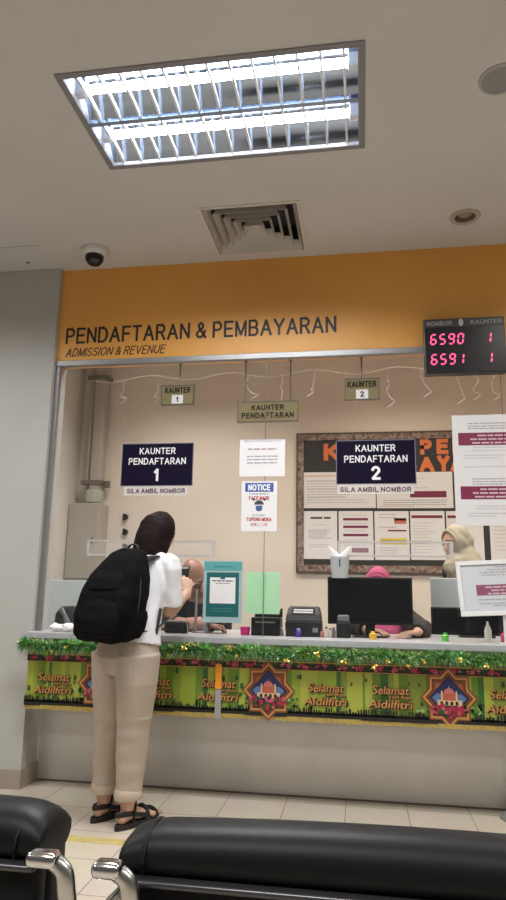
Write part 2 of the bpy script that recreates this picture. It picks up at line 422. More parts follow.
for cy in (-D/2, D/2):
    tb = MB().tube([(-W+.05, cy, 0.058), (W-.05, cy, 0.058)], 0.019, n=12)
    tu = obj('fluorescent_tube', tb, M_tube, t, smooth=True)
    for sx in (-1, 1):
        obj('tube_holder', MB().rbox(min(sx*(W-.045), sx*(W-.004)), max(sx*(W-.045), sx*(W-.004)), cy-.018, cy+.018, 0.03, 0.094, 0.004), M_hous, t)
    # parabolic reflector trough
    prof = [(cy+q*(D/2-.006), 0.004+0.075*(1-abs(q)**2.2)) for q in [k/8-1 for k in range(17)]]
    rf = MB(); vs = []; fs = []
    for px in (-W+.006, W-.006): vs += [V((px, yy, zz+0.012)) for yy, zz in prof]
    for k in range(16): fs.append((k, k+1, 17+k+1, 17+k))
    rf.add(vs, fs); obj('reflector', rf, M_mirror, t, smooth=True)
    for k in range(13):
        xx = -W+.06+k*(2*W-.12)/12
        bl = MB(); vs = []
        for q in [j/6-1 for j in range(13)]:
            yy = cy+q*(D/2-.012); dz = 0.010*(1-q*q)
            vs += [V((xx-.0045, yy, 0.002+dz)), V((xx+.0045, yy, 0.002+dz)), V((xx, yy, 0.042))]
        fs = []
        for j in range(12):
            a, b = 3*j, 3*j+3
            fs += [(a, a+1, b+1, b), (a+1, a+2, b+2, b+1), (a+2, a, b, b+2)]
        fs += [(0, 2, 1), (36, 37, 38)]
        bl.add(vs, fs); obj('louvre_blade', bl, mat('white_louvre', (0.85, 0.87, 0.9), .35, .3), t)
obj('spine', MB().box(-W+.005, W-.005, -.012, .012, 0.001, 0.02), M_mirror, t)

x0, x1, y0, y1 = DIFF
t = thing('air_diffuser', 'square white four-way air conditioning diffuser in the ceiling above the fascia', 'air vent', ((x0+x1)/2, (y0+y1)/2, CEIL))
M_vent = mat('white_vent_metal', (0.62, 0.59, 0.55), 0.5)
M_ventdark = mat('dark_blue_grey_duct', (0.05, 0.06, 0.08), 0.7)
HX, HY = (x1-x0)/2, (y1-y0)/2
def ring(mb, a, za, b, zb, th=0.003):
    A = [V((sx*HX*a, sy*HY*a, za)) for sx, sy in ((-1,-1),(1,-1),(1,1),(-1,1))]; B = [V((sx*HX*b, sy*HY*b, zb)) for sx, sy in ((-1,-1),(1,-1),(1,1),(-1,1))]
    up = V((0, 0, th))
    for i in range(4):
        j = (i+1) % 4
        mb.add([A[i], A[j], B[j], B[i], A[i]+up, A[j]+up, B[j]+up, B[i]+up], [(0,1,2,3),(7,6,5,4),(0,4,5,1),(1,5,6,2),(2,6,7,3),(3,7,4,0)])
fl = MB(); ring(fl, 1.06, -0.004, 0.985, -0.004); obj('flange', fl, M_vent, t)
for k in range(5):
    r_ = 0.97-k*0.185
    bl = MB(); ring(bl, r_, -0.006, r_-0.10, 0.05); obj('louvre_ring', bl, M_vent, t)
obj('centre_plate', MB().box(-HX*.07, HX*.07, -HY*.07, HY*.07, 0.03, 0.034), M_vent, t)
d = MB(); d.box(-HX, HX, -HY, HY, 0.16, 0.165); d.box(-HX, HX, -HY, -HY+.003, 0, .16); d.box(-HX, HX, HY-.003, HY, 0, .16); d.box(-HX, -HX+.003, -HY, HY, 0, .16); d.box(HX-.003, HX, -HY, HY, 0, .16)
obj('duct_box', d, M_ventdark, t)

t = thing('security_camera', 'small white dome security camera with a dark bubble on the ceiling', 'security camera', (-1.592, -0.242, CEIL))
obj('mounting_base', MB().lathe([(0, 0), (.084, 0), (.084, -.024), (.075, -.038), (.058, -.044), (0, -.044)], 28), mat('white_camera_shell', (0.66, 0.65, 0.65), 0.4), t, smooth=True)
obj('dome_cover', MB().lathe([(.057, -.044), (.057, -.054), (.051, -.076), (.036, -.094), (.017, -.102), (0, -.103)], 28), mat('smoked_dome', (0.012, 0.013, 0.018), 0.12), t, smooth=True)

t = thing('downlight', 'small round bronze recessed downlight in the ceiling near the number display', 'downlight', (0.587, -0.335, CEIL))
M_bronze = mat('bronze_reflector', (0.26, 0.20, 0.165), 0.45, 0.4)
obj('trim_ring', MB().lathe([(.054, -.001), (.056, -.006), (.080, -.006), (.084, 0), (.078, 0.001)], 32), mat('beige_ring', (0.42, 0.37, 0.32), 0.5, 0.1), t, smooth=True)
obj('reflector_cup', MB().lathe([(.055, 0), (.050, .03), (.040, .07), (0, .075)], 32), M_bronze, t, smooth=True)
obj('lamp', MB().ball((0, 0, .022), (.044, .044, .016)), mat('unlit_lamp_glass', (0.30, 0.26, 0.22), 0.3), t, smooth=True)
t = thing('ceiling_speaker', 'round grey speaker grille flush in the ceiling near the picture edge', 'ceiling speaker', (0.580, -1.365, CEIL))
obj('rim', MB().lathe([(.074, -.003), (.076, -.007), (.086, -.006), (.088, 0), (.074, .001)], 32), mat('grey_rim', (0.40, 0.40, 0.40), 0.5), t, smooth=True)
obj('grille', MB().lathe([(0, -.006), (.05, -.005), (.075, -.003)], 32), mat('grey_speaker_mesh', (0.27, 0.27, 0.275), 0.6, bump=0.8, bscale=500), t, smooth=True)
o = obj('sprinkler_cap', MB().lathe([(0, -.006), (.010, -.005), (.013, 0), (0, 0)], 16), M_greyplastic, loc=(-2.085, -0.14, CEIL), smooth=True)
tag(o, 'tiny dark round cap on the ceiling left of the dome camera', 'ceiling cap')

# ------------------------------------------------------------------ lettering on the fascia
FY = -0.0012
mb = MB()
z0a, z0b = 2.631, 2.620
t = obj('wall_lettering', MB().caps('PENDAFTARAN & PEMBAYARAN', -1.855, -0.132, 2.626, 2.734, 0, wt=.14), M_black_ink, loc=(0, FY, 0))
tag(t, 'large black letters PENDAFTARAN & PEMBAYARAN stuck on the orange fascia', 'lettering')
t = obj('wall_lettering', MB().caps('ADMISSION & REVENUE', -1.850, -1.198, 2.539, 2.597, 0, shear=0.25, wt=.13), mat('dark_brown_vinyl', (0.05, 0.022, 0.012), 0.5), loc=(0, FY, 0))
tag(t, 'smaller italic letters ADMISSION & REVENUE on the orange fascia', 'lettering')

# LED queue display
LX0, LX1, LZ0, LZ1 = 0.370, 0.815, 2.325, 2.653
t = thing('queue_display', 'black electronic queue number display showing 6590 and 6591 in red', 'number display', ((LX0+LX1)/2, -0.02, LZ0))
w = (LX1-LX0)/2; hh = LZ1-LZ0
obj('housing', MB().rbox(-w, w, -0.055, 0.008, 0, hh, 0.004), mat('display_black', (0.010, 0.009, 0.011), 0.3), t)
obj('header_strip', MB().box(-w+.002, w-.002, -0.0565, -0.055, hh-.052, hh-.004), mat('dark_grey_strip', (0.045, 0.045, 0.048), 0.4), t)
hd = MB(); obj('header_lettering', MB().caps('NOMBOR', -w+.018, -w+.158, hh-.042, hh-.016, -.0575, wt=.15), mat('silver_lettering', (0.36, 0.36, 0.36), 0.4), t); obj('header_lettering', MB().caps('KAUNTER', .038, w-.014, hh-.042, hh-.016, -.0575, wt=.15), mat('silver_lettering', (0.36, 0.36, 0.36), 0.4), t)
em = MB(); em.prism([(-.015+.013*math.cos(a), hh-.028+.022*math.sin(a)) for a in [k*PI/8 for k in range(16)]], -.0578, -.0565)
obj('emblem', em, mat('pale_emblem', (0.5, 0.5, 0.45), 0.4), t)
SEG = {'0': 'abcdef', '1': 'bc', '5': 'afgcd', '6': 'afgedc', '9': 'abcdfg'}
def seg7(mb, ch, x, z, w_, h_, y, tk=0.0085, sl=0.12):
    g = tk*0.25; m = h_/2
    hz = lambda zc: [(g+tk/2, zc), (g+tk, zc+tk/2), (w_-g-tk, zc+tk/2), (w_-g-tk/2, zc), (w_-g-tk, zc-tk/2), (g+tk, zc-tk/2)]
    vt = lambda xc, za, zb: [(xc, za+g), (xc+tk/2, za+g+tk/2), (xc+tk/2, zb-g-tk/2), (xc, zb-g), (xc-tk/2, zb-g-tk/2), (xc-tk/2, za+g+tk/2)]
    S = {'a': hz(h_-tk/2), 'd': hz(tk/2), 'g': hz(m), 'b': vt(w_-tk/2, m, h_-tk/2), 'c': vt(w_-tk/2, tk/2, m), 'f': vt(tk/2, m, h_-tk/2), 'e': vt(tk/2, tk/2, m)}
    for s in SEG[ch]: mb.prism([(x+px+sl*pz, z+pz) for px, pz in S[s]], y-.001, y)
M_led = mat('lit_red_led', (0.5, 0.02, 0.1), 0.4, emit=(1.0, 0.10, 0.27), estr=1.6)
for s, z in (('6590', .170), ('6591', .050)):
    for ch, dx in [(ch, -w+.030+i*.050-(0.004 if ch == '1' else 0)) for i, ch in enumerate(s)]+[('1', w-.115)]:
        dg = MB(); seg7(dg, ch, dx, z, .036, .066, -.0555); obj('digit', dg, M_led, t)

# ------------------------------------------------------------------ signs on the glass
GY = -0.0006
def plaque(name, label, cat, x0, x1, z0, z1, m, th=0.003, group=None):
    t = thing(name, label, cat, ((x0+x1)/2, GY, z0), 0, group)
    w, h = (x1-x0)/2, z1-z0
    obj('panel', MB().box(-w, w, -th, 0, 0, h), m, t)
    return t, w, h, -th-0.0004
for n, x0, x1, z0, z1 in (('1', -1.433, -0.986, 1.704, 1.966), ('2', -0.141, 0.307, 1.705, 1.962)):
    t, w, h, y = plaque('counter_sign', 'dark navy sign reading KAUNTER PENDAFTARAN %s on the glass %s' % (n, 'above the woman' if n == '1' else 'in front of the notice board'), 'sign', x0, x1, z0, z1, M_navy)
    for a in (('KAUNTER', -.112, .112, h-.068, h-.028), ('PENDAFTARAN', -.178, .178, h-.131, h-.090)): obj('lettering', MB().caps(*a, y, wt=.155), M_letter, t)
    obj('lettering', MB().caps(n, -.1, .1, h-.232, h-.152, y, wt=.19, keep=True), M_letter, t)
    bo = MB()
    for a in ((-w, w, 0, .004), (-w, w, h-.004, h), (-w, -w+.004, 0, h), (w-.004, w, 0, h)): bo.box(a[0], a[1], y, y+.0004, a[2], a[3])
    obj('border', bo, mat('faint_grey_border', (0.22, 0.22, 0.26), 0.5), t)
    xs0, xs1 = (-1.405, -1.015) if n == '1' else (-.135, .292)
    t, w, h, y = plaque('paper_strip', 'white strip reading SILA AMBIL NOMBOR %s' % ('above the head of the woman' if n == '1' else 'in front of the notice board'), 'sign', xs0, xs1, 1.650, 1.702, mat('cream_sleeved_strip', (0.64, 0.60, 0.57), .5), .001)
    obj('lettering', MB().caps('SILA AMBIL NOMBOR', -w+.015, w-.015, .011, .040, y, wt=.20), mat('dark_maroon_ink', (0.09, 0.03, 0.06), 0.6), t)

M_poly = see_through('plastic_sleeve', (0.8, 0.8, 0.85), 0.35, 0.15)
t, w, h, y = plaque('paper_notice', 'white paper notice with a few printed lines above the face mask notice', 'notice', -.706, -.437, 1.757, 1.975, M_white, .001)
m = MB(); rn = random.Random(3)
m.words(-.085, .085, .158, .014, y, 0, rnd=rn)
for z in (.115, .096, .076): m.words(-.09, .09, z, .012, y, 1, rnd=rn)
obj('print', m, [mat('faint_red_print', (0.42, 0.28, 0.30), 0.7), M_greyink], t)
obj('tape', MB().box(-.11, .11, y-.0003, y+.0003, h-.012, h+.004), M_poly, t)
t, w, h, y = plaque('paper_notice', 'white NOTICE sheet with a blue header asking visitors to wear a face mask', 'notice', -.690, -.482, 1.438, 1.728, M_white, .001)
obj('header_band', MB().box(-.083, .083, y-.0003, y+.0003, h-.062, h-.010), M_blueink, t)
obj('header_lettering', MB().caps('NOTICE', -.066, .066, h-.055, h-.018, y-.0006, wt=.21), M_letter, t)
for q, a_, b_, c_, d_, mi_, wt_ in (('PLEASE WEAR A', -.055, .05, h-.080, h-.069, M_darkink, .13), ('FACE MASK', -.060, .060, h-.110, h-.087, M_redink, .2), ('SILA PAKAI', -.038, .036, .086, .097, M_darkink, .13), ('TOPENG MUKA', -.074, .074, .057, .079, M_redink, .2)):
    obj('lettering', MB().caps(q, a_, b_, c_, d_, y, wt=wt_), mi_, t)
obj('lettering', MB().text('请戴上口罩', -.05, .05, .028, .048, y), M_redink, t)
ic = MB(); cz = .135
ic.prism([(.028*math.cos(a), cz+.018+.026*math.sin(a)) for a in [k*PI/10 for k in range(11)]], y-.0004, y, 0)
for sx in (-1, 1): ic.prism([(sx*.032+.008*math.cos(a), cz+.048+.008*math.sin(a)) for a in [k*PI/6 for k in range(12)]], y-.0004, y, 0)
ic.prism([(-.020, cz+.012), (.020, cz+.012), (.018, cz-.012), (.008, cz-.020), (-.008, cz-.020), (-.018, cz-.012)], y-.0004, y, 1)
obj('face_icon', ic, [M_darkink, mat('mask_blue', (0.06, 0.11, 0.28), 0.6)], t)

t, w, h, y = plaque('paper_notice', 'tall white notice with two maroon heading bands on the glass under the number display', 'notice', .512, .905, 1.472, 2.096, mat('white_sleeved_paper', (0.72, 0.71, 0.72), 0.4), .0015)
m = MB(); rn = random.Random(5)
for z in (h-.052, h-.068, h-.082): m.words(-.11, .14, z, .009, y, 0, rnd=rn)
for z in (.255, .240, .226): m.words(-.10, .14, z, .009, y, 0, rnd=rn)
for z, a, b in ((h-.190, -.085, .10), (h-.208, -.10, .12), (h-.235, -.14, .14), (h-.250, -.14, .05), (.105, -.08, .1), (.09, -.09, .11), (.065, -.13, .14), (.05, -.13, .02), (h-.300, -.14, .16)): m.words(a, b, z, .007, y, 1, rnd=rn)
obj('print', m, [M_greyink, mat('pale_grey_print', (0.50, 0.49, 0.50), 0.7)], t)
for zb in (h-.175, .145):
    obj('heading_band', MB().box(-.165, .196, y-.0003, y+.0003, zb, zb+.072), M_maroon, t)
    m = MB()
    for k, (a, b) in enumerate(((-.06, .10), (-.10, .14), (-.09, .15))): m.words(a, b, zb+.051-k*.021, .014, y-.0004, 0, rnd=rn)
    obj('heading_print', m, mat('pinkish_white_print', (0.62, 0.45, 0.50), 0.6), t)

# teal payment poster in an acrylic holder (its square code is left blank)
t = thing('poster_holder', 'teal payment poster in a clear acrylic holder taped low on the glass', 'poster', (-.788, GY, .924))
h = .343
obj('acrylic_sleeve', MB().box(-.112, .112, -.004, 0, 0, h), mat('pale_acrylic', (0.36, 0.50, 0.53), 0.15), t)
obj('header_band', MB().box(-.108, .108, -.0048, -.004, h-.054, h-.004), M_lteal, t)
obj('poster_panel', MB().box(-.094, .094, -.0048, -.004, .032, .278), M_teal, t)
m = MB().box(-.074, .074, -.0054, -.0048, .105, .250, 0); m.box(-.014, .014, -.0058, -.0054, .240, .260, 1)
obj('white_card', m, [M_white, M_teal], t)
m = MB(); rn = random.Random(9)
m.words(-.062, .062, .228, .010, -.0058, 0, rnd=rn); m.words(-.04, .04, .216, .006, -.0058, 0, rnd=rn)
m.words(-.06, .06, .075, .008, -.0052, 1, rnd=rn); m.words(-.06, .06, .060, .007, -.0052, 1, rnd=rn); m.words(-.05, .05, h-.035, .010, -.0052, 2, rnd=rn)
obj('print', m, [M_darkink, mat('dim_teal_print', (0.05, 0.25, 0.25), 0.5), mat('dark_teal_print', (0.03, 0.2, 0.2), 0.5)], t)
o = obj('green_sheet', MB().box(-.097, .097, -.0008, 0, 0, .231), mat('mint_green_paper', (0.42, 0.74, 0.45), 0.6, var=0.03), loc=(-.5605, 0.0095+.0008, .976))
tag(o, 'plain mint green paper sheet stuck behind the glass beside the teal poster', 'paper sheet')

# outlined speaking slots in the glass
M_slot = mat('frosted_slot_edge', (0.50, 0.48, 0.47), 0.3)
for x0, x1, z0, z1, lb in ((-1.615, -.837, 1.291, 1.384, 'clear plastic framed speaking slot in the glass behind the woman'), (-.135, .49, 1.298, 1.385, 'clear plastic framed speaking slot in the glass above the black monitor')):
    t = thing('speech_slot', lb, 'speaking slot', ((x0+x1)/2, -.0006, z0)); w = (x1-x0)/2; h = z1-z0
    for nm, a in (('rail', (-w, w, 0, .010)), ('rail', (-w, w, h-.010, h)), ('end_piece', (-w, -w+.010, .010, h-.010)), ('end_piece', (w-.020, w, .010, h-.010))):
        obj(nm, MB().box(a[0], a[1], -.008, 0, a[2], a[3]), M_slot, t)
    obj('flap', MB().box(-w+.01, w-.02, -.004, -.003, .010, h-.010), see_through('slot_flap_'+lb[-5:], (0.75, 0.72, 0.71), .10, .3), t)

# tissue pouch
t = thing('tissue_pouch', 'frosted plastic pouch of white tissues stuck on the glass above the black monitor', 'tissue pouch', (-.124, -.0006, 1.178))
pb = MB(); pb.tube([(0, -.030, 0.002), (0, -.030, .06), (0, -.030, .118)], [(.044, .028), (.049, .029), (.053, .030)], ref=(1, 0, 0), n=24, cap='flat')
obj('pouch', pb, mat('frosted_plastic', (0.40, 0.435, 0.43), 0.35), t, smooth=True)
ts = MB()
for sx in (-1, 1):
    ts.tube([(sx*.004, -.030, .102), (sx*.026, -.034, .130), (sx*.062, -.036, .176)], [(.026, .007), (.017, .005), (.003, .002)], ref=(1, 0, .3), n=10)
ts.tube([(0, -.03, .098), (0, -.03, .118)], [(.044, .02), (.036, .012)], ref=(1, 0, 0), n=12)
obj('tissue', ts, mat('tissue_white', (0.82, 0.82, 0.82), 0.9), t, smooth=True)
obj('logo', MB().box(-.004, .004, -.0612, -.058, .062, .105), M_darkink, t)

# standing sign frame at the end of the counter
t = thing('sign_frame', 'white framed sign standing on a small easel at the right end of the counter', 'sign frame', (.735, -.064, TOP))
Mx = Matrix.Translation((0, -.005, .148)) @ Matrix.Rotation(math.radians(3.0), 4, 'Y').inverted() @ Matrix.Rotation(math.radians(-8), 4, 'X')
fw, fh = .228, .288
f = MB()
for a in ((-fw, fw, 0, .022), (-fw, fw, fh-.022, fh), (-fw, -fw+.022, .022, fh-.022), (fw-.022, fw, .022, fh-.022)): f.box(a[0], a[1], -.012, .006, a[2], a[3], M=Mx)
obj('frame', f, mat('white_frame', (0.74, 0.75, 0.76), 0.3), t, bevel=0.002)
obj('sheet', MB().box(-fw+.02, fw-.02, -.004, .002, .02, fh-.02, M=Mx), mat('greyish_sheet', (0.58, 0.60, 0.64), .3), t)
m = MB(); rn = random.Random(11)
m.box(-.135, .18, -.0050, -.004, .105, .160, 1, Mx)
for z, a, b in ((.250, -.03, .1), (.236, -.07, .1), (.222, -.11, .12), (.208, -.10, .12), (.080, -.13, .1), (.060, -.13, .15), (.048, -.06, .15)): m.words(a, b, z, .009, -.0046, 0, rnd=rn, M=Mx)
for k, (a, b) in enumerate(((-.09, .12), (-.06, .12), (-.08, .13))): m.words(a, b, .143-k*.017, .012, -.0054, 2, rnd=rn, M=Mx)
obj('print', m, [M_greyink, mat('dusty_maroon_print', (0.24, 0.07, 0.13), 0.5), mat('pale_pink_print', (0.6, 0.45, 0.5), 0.6)], t)
e = MB(); e.box(-.035, .035, -.03, .05, 0, .006); e.box(-.016, .016, -.004, .006, .004, .165); e.tube([(0, .04, .005), (0, .035, .12), (0, .044, .26)], .006, n=8)
obj('easel', e, mat('white_easel', (0.7, 0.7, 0.7), 0.35), t)
# ------------------------------------------------------------------ signs hanging behind the glass
M_brass = mat('dull_brass_plate', (0.25, 0.20, 0.105), 0.8, spec=.1, var=0.05, scale=10)
M_brassrim = mat('dark_brass_rim', (0.10, 0.085, 0.05), 0.5)
M_rod = mat('dark_steel_rod', (0.16, 0.15, 0.13), 0.4, 0.6)
def hang_sign(label, x0, x1, z0, z1, lines, num, rods, ztop):
    t = thing('hanging_sign', label, 'hanging sign', ((x0+x1)/2, .095, z0)); w = (x1-x0)/2; h = z1-z0
    obj('plate', MB().box(-w, w, -.004, .004, 0, h), M_brass, t)
    r = MB()
    for a in ((-w, w, -.003, .004), (-w, w, h-.004, h+.003), (-w-.003, -w+.004, 0, h), (w-.004, w+.003, 0, h)): r.box(a[0], a[1], -.007, .007, a[2], a[3])
    obj('rim', r, M_brassrim, t)
    for s, a, b, c, d in lines: obj('lettering', MB().caps(s, a, b, c, d, -.0046, wt=.20), mat('dark_green_lettering', (0.012, 0.014, 0.007), 0.9, spec=.05), t)
    if num:
        obj('number_card', MB().box(-.036, .036, -.0056, -.004, .006, .062), M_white, t)
        obj('number', MB().caps(num, -.03, .03, .016, .052, -.0062, wt=.22, keep=True), M_black_ink, t)
    for rx in rods:
        obj('rod', MB().tube([(rx, 0, h), (rx, 0, ztop-z0-.016)], .0045, n=8, cap='flat'), M_rod, t)
        obj('rod_mount', MB().lathe([(0, ztop-z0), (.016, ztop-z0), (.016, ztop-z0-.008), (.008, ztop-z0-.022), (0, ztop-z0-.022)], 14, M=Matrix.Translation((rx, 0, 0))), M_rod, t)
hang_sign('small brass plate KAUNTER 1 hanging by a rod above the first counter', -1.230, -1.023, 2.232, 2.356, [('KAUNTER', -.082, .082, .074, .112)], '1', [0.01], ZF)
hang_sign('small brass plate KAUNTER 2 hanging by a rod near the number display', -.087, .114, 2.231, 2.362, [('KAUNTER', -.086, .086, .076, .116)], '2', [0.0], ZF)
hang_sign('wide brass plate KAUNTER PENDAFTARAN hanging from two rods', -.741, -.371, 2.109, 2.235, [('KAUNTER', -.10, .10, .072, .106), ('PENDAFTARAN', -.160, .160, .022, .058)], None, [-.14, .14], ZF)

# reflections of string lights in the glass, added as glowing strands behind it
t = thing('string_light_reflection', 'white squiggly strands standing in for string light reflections in the top of the glass', 'string light reflection', (0, .20, 2.46))
M_string_refl = mat('string_reflection_white', (0.88, 0.86, 0.82), 0.4, emit=(1, .95, .86), estr=.08)
rn = random.Random(21)
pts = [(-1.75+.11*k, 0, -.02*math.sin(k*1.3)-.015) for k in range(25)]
obj('wire', MB().tube(pts, .0014, n=6, sub=2), M_string_refl, t, smooth=True)
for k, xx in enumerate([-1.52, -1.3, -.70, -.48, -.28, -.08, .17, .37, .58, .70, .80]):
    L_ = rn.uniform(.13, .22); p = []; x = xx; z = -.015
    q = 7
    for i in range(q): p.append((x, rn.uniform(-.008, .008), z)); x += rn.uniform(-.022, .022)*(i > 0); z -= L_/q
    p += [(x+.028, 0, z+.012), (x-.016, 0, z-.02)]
    obj('drop', MB().tube(p, .0020 if k > 1 else .0012, n=6, sub=2), M_string_refl, t, smooth=True)

# ------------------------------------------------------------------ notice board on the back wall
def mosaic():
    m = bpy.data.materials.new('pebble_print_border'); m.use_nodes = True; nt = m.node_tree; b = nt.nodes['Principled BSDF']
    tc = nt.nodes.new('ShaderNodeTexCoord'); vo = nt.nodes.new('ShaderNodeTexVoronoi'); vo.inputs['Scale'].default_value = 42
    rp = nt.nodes.new('ShaderNodeValToRGB'); e = rp.color_ramp.elements
    e[0].position = 0.0; e[0].color = (0.05, 0.03, 0.025, 1); e[1].position = 1.0; e[1].color = (0.46, 0.40, 0.34, 1)
    for p, c in ((.3, (0.22, 0.11, 0.08, 1)), (.5, (0.34, 0.27, 0.22, 1)), (.7, (0.16, 0.10, 0.08, 1))):
        k = e.new(p); k.color = c
    nt.links.new(tc.outputs['Object'], vo.inputs['Vector']); nt.links.new(vo.outputs['Color'], rp.inputs['Fac']); nt.links.new(rp.outputs['Color'], b.inputs['Base Color'])
    b.inputs['Roughness'].default_value = 0.6
    return m
BX0, BX1, BZ0, BZ1 = -.517, 1.45, 1.254, 2.374
t = thing('notice_board', 'large black notice board with a pebbled brown border and orange letters on the back wall', 'notice board', ((BX0+BX1)/2, BACK, BZ0))
w, h = (BX1-BX0)/2, BZ1-BZ0; cxb = (BX0+BX1)/2
obj('board', MB().box(-w+.02, w-.02, -.012, 0, .02, h-.02), mat('charcoal_board_felt', (0.035, 0.033, 0.032), 0.9, bump=0.2, bscale=200), t)
f = MB()
for a in ((-w, w, 0, .055), (-w, w, h-.055, h), (-w, -w+.055, .055, h-.055), (w-.055, w, .055, h-.055)): f.box(a[0], a[1], -.02, 0, a[2], a[3])
obj('border', f, mosaic(), t)
f = MB()
for a in ((-w-.006, w+.006, -.006, .004), (-w-.006, w+.006, h-.004, h+.006), (-w-.006, -w+.004, 0, h), (w-.004, w+.006, 0, h)): f.box(a[0], a[1], -.024, 0, a[2], a[3])
obj('outer_rim', f, mat('dark_brown_rim', (0.09, 0.06, 0.045), 0.5), t)
M_cut = mat('orange_cut_paper', (0.75, 0.19, 0.05), 0.6)
m = MB()
for ch, a, b, c, d in (('K', -.30, -.175, 2.150, 2.290), ('P', .47, .563, 2.188, 2.314), ('E', .598, .690, 2.190, 2.316), ('N', .720, .825, 2.192, 2.318), ('B', .345, .437, 2.046, 2.172), ('A', .462, .575, 2.048, 2.174), ('Y', .60, .695, 2.050, 2.178), ('A', .700, .81, 2.050, 2.178)):
    m.caps(ch, a-cxb, b-cxb, c-BZ0, d-BZ0, -.0135, wt=.26)
obj('cut_letters', m, M_cut, t)
PB = BACK-.0135
def sheet(label, x0, x1, z0, z1, draw, y=PB, m=None):
    o_ = thing('pinned_sheet', label, 'paper sheet', ((x0+x1)/2, y, z0)); w_, h_ = (x1-x0)/2, z1-z0
    obj('sheet', MB().box(-w_, w_, -.0008, .001, 0, h_), m or M_white, o_)
    mb_ = MB(); rn_ = random.Random(int(x0*1000)); draw(mb_, w_, h_, -.0012, rn_)
    obj('print', mb_, [M_greyink, M_darkink, M_maroon, mat('yellow_print', (0.75, 0.60, 0.09), 0.6), mat('orange_red_print', (0.62, 0.16, 0.08), 0.6), mat('faint_print', (0.55, 0.52, 0.54), 0.7), mat('coral_line', (0.75, 0.42, 0.32), 0.7)], o_)
def bar(mb_, a, b, z, hh_, y, mi): mb_.box(a, b, y-.0004, y, z, z+hh_, mi)
def d_wide(mb_, w_, h_, y, rn_):
    bar(mb_, -w_+.02, w_-.03, h_-.035, .008, y, 6)
    for k in range(9): mb_.words(-w_+.03, w_-.05, h_-.075-k*.022, .010, y, 5 if k % 3 else 0, rnd=rn_, fill=rn_.uniform(.5, 1))
def d_wide2(mb_, w_, h_, y, rn_):
    bar(mb_, w_-.33, w_-.05, .085, .050, y, 2)
    for k in range(4): mb_.words(-w_+.1, w_-.15, h_-.055-k*.025, .010, y, 5, rnd=rn_, fill=rn_.uniform(.6, 1))
    for k in range(3): mb_.words(-w_+.05, w_-.05, .060-k*.018, .009, y, 0, rnd=rn_)
    bar(mb_, -w_+.02, w_-.3, .012, .004, y, 6)
def d_p1(mb_, w_, h_, y, rn_):
    mb_.words(-w_+.06, w_-.05, h_-.062, .024, y, 1, rnd=rn_)
    mb_.words(-.04, .05, h_-.11, .008, y, 5, rnd=rn_)
    for k in range(5): mb_.words(-w_+.045, w_-.04, h_-.155-k*.016, .008, y, 0, rnd=rn_, fill=rn_.uniform(.7, 1))
    for k in range(2): mb_.words(-w_+.045, w_-.06, h_-.27-k*.016, .008, y, 5, rnd=rn_)
def d_p2(mb_, w_, h_, y, rn_):
    for z in (h_-.075, h_-.135, h_-.20): bar(mb_, -w_+.035, w_-.04, z, .019, y, 2)
    bar(mb_, -.035, w_-.04, .058, .036, y, 2)
    for z in (h_-.035, h_-.10, h_-.16, h_-.23, .11, .03): mb_.words(-w_+.04, w_-.05, z, .008, y, 5, rnd=rn_)
def d_p3(mb_, w_, h_, y, rn_):
    bar(mb_, .02, w_-.02, h_-.10, .045, y, 4); bar(mb_, .02, w_-.02, h_-.075, .018, y, 3); bar(mb_, -.03, w_-.02, h_-.16, .012, y, 2)
    bar(mb_, -w_+.04, w_-.02, .120, .050, y, 3); bar(mb_, -w_+.05, w_-.03, .145, .006, y, 5)
    for z in (h_-.03, h_-.055, h_-.13, .09, .07, .05, .03): mb_.words(-w_+.035, w_-.04, z, .009, y, 0 if z > .05 else 5, rnd=rn_, fill=.7)
def d_p4(mb_, w_, h_, y, rn_):
    bar(mb_, -w_+.01, w_-.015, h_-.055, .022, y, 2)
    for k in range(11): mb_.words(-w_+.02, w_-.03, h_-.095-k*.023, .008, y, 5, rnd=rn_, fill=rn_.uniform(.4, .95))
sheet('wide pale sheet with a coral heading line pinned top row of the notice board', -.469, .112, 1.760, 2.053, d_wide)
sheet('wide pale sheet with a maroon box pinned top row beside the KAUNTER PENDAFTARAN 2 sign', .120, .710, 1.758, 2.047, d_wide2)
sheet('pinned sheet with a dark title line, first in the lower row of the board', -.468, -.195, 1.355, 1.736, d_p1)
sheet('pinned sheet with three maroon bars, second in the lower row of the board', -.183, .088, 1.350, 1.736, d_p2)
sheet('pinned sheet with yellow and orange blocks in the lower row of the board', .099, .365, 1.352, 1.735, d_p3)
sheet('pinned sheet with one maroon heading bar left of the hijab officer', .376, .638, 1.355, 1.735, d_p4)
sheet('pinned sheet with a maroon heading bar partly behind the hijab officer', .650, .925, 1.357, 1.734, d_p4)
sheet('pale pinned sheet right of the hijab officer at the end of the board', .972, 1.220, 1.360, 1.734, lambda mb_, w_, h_, y, rn_: [mb_.words(-w_+.03, w_-.03, h_-.06-k*.03, .008, y, 5, rnd=rn_) for k in range(9)])

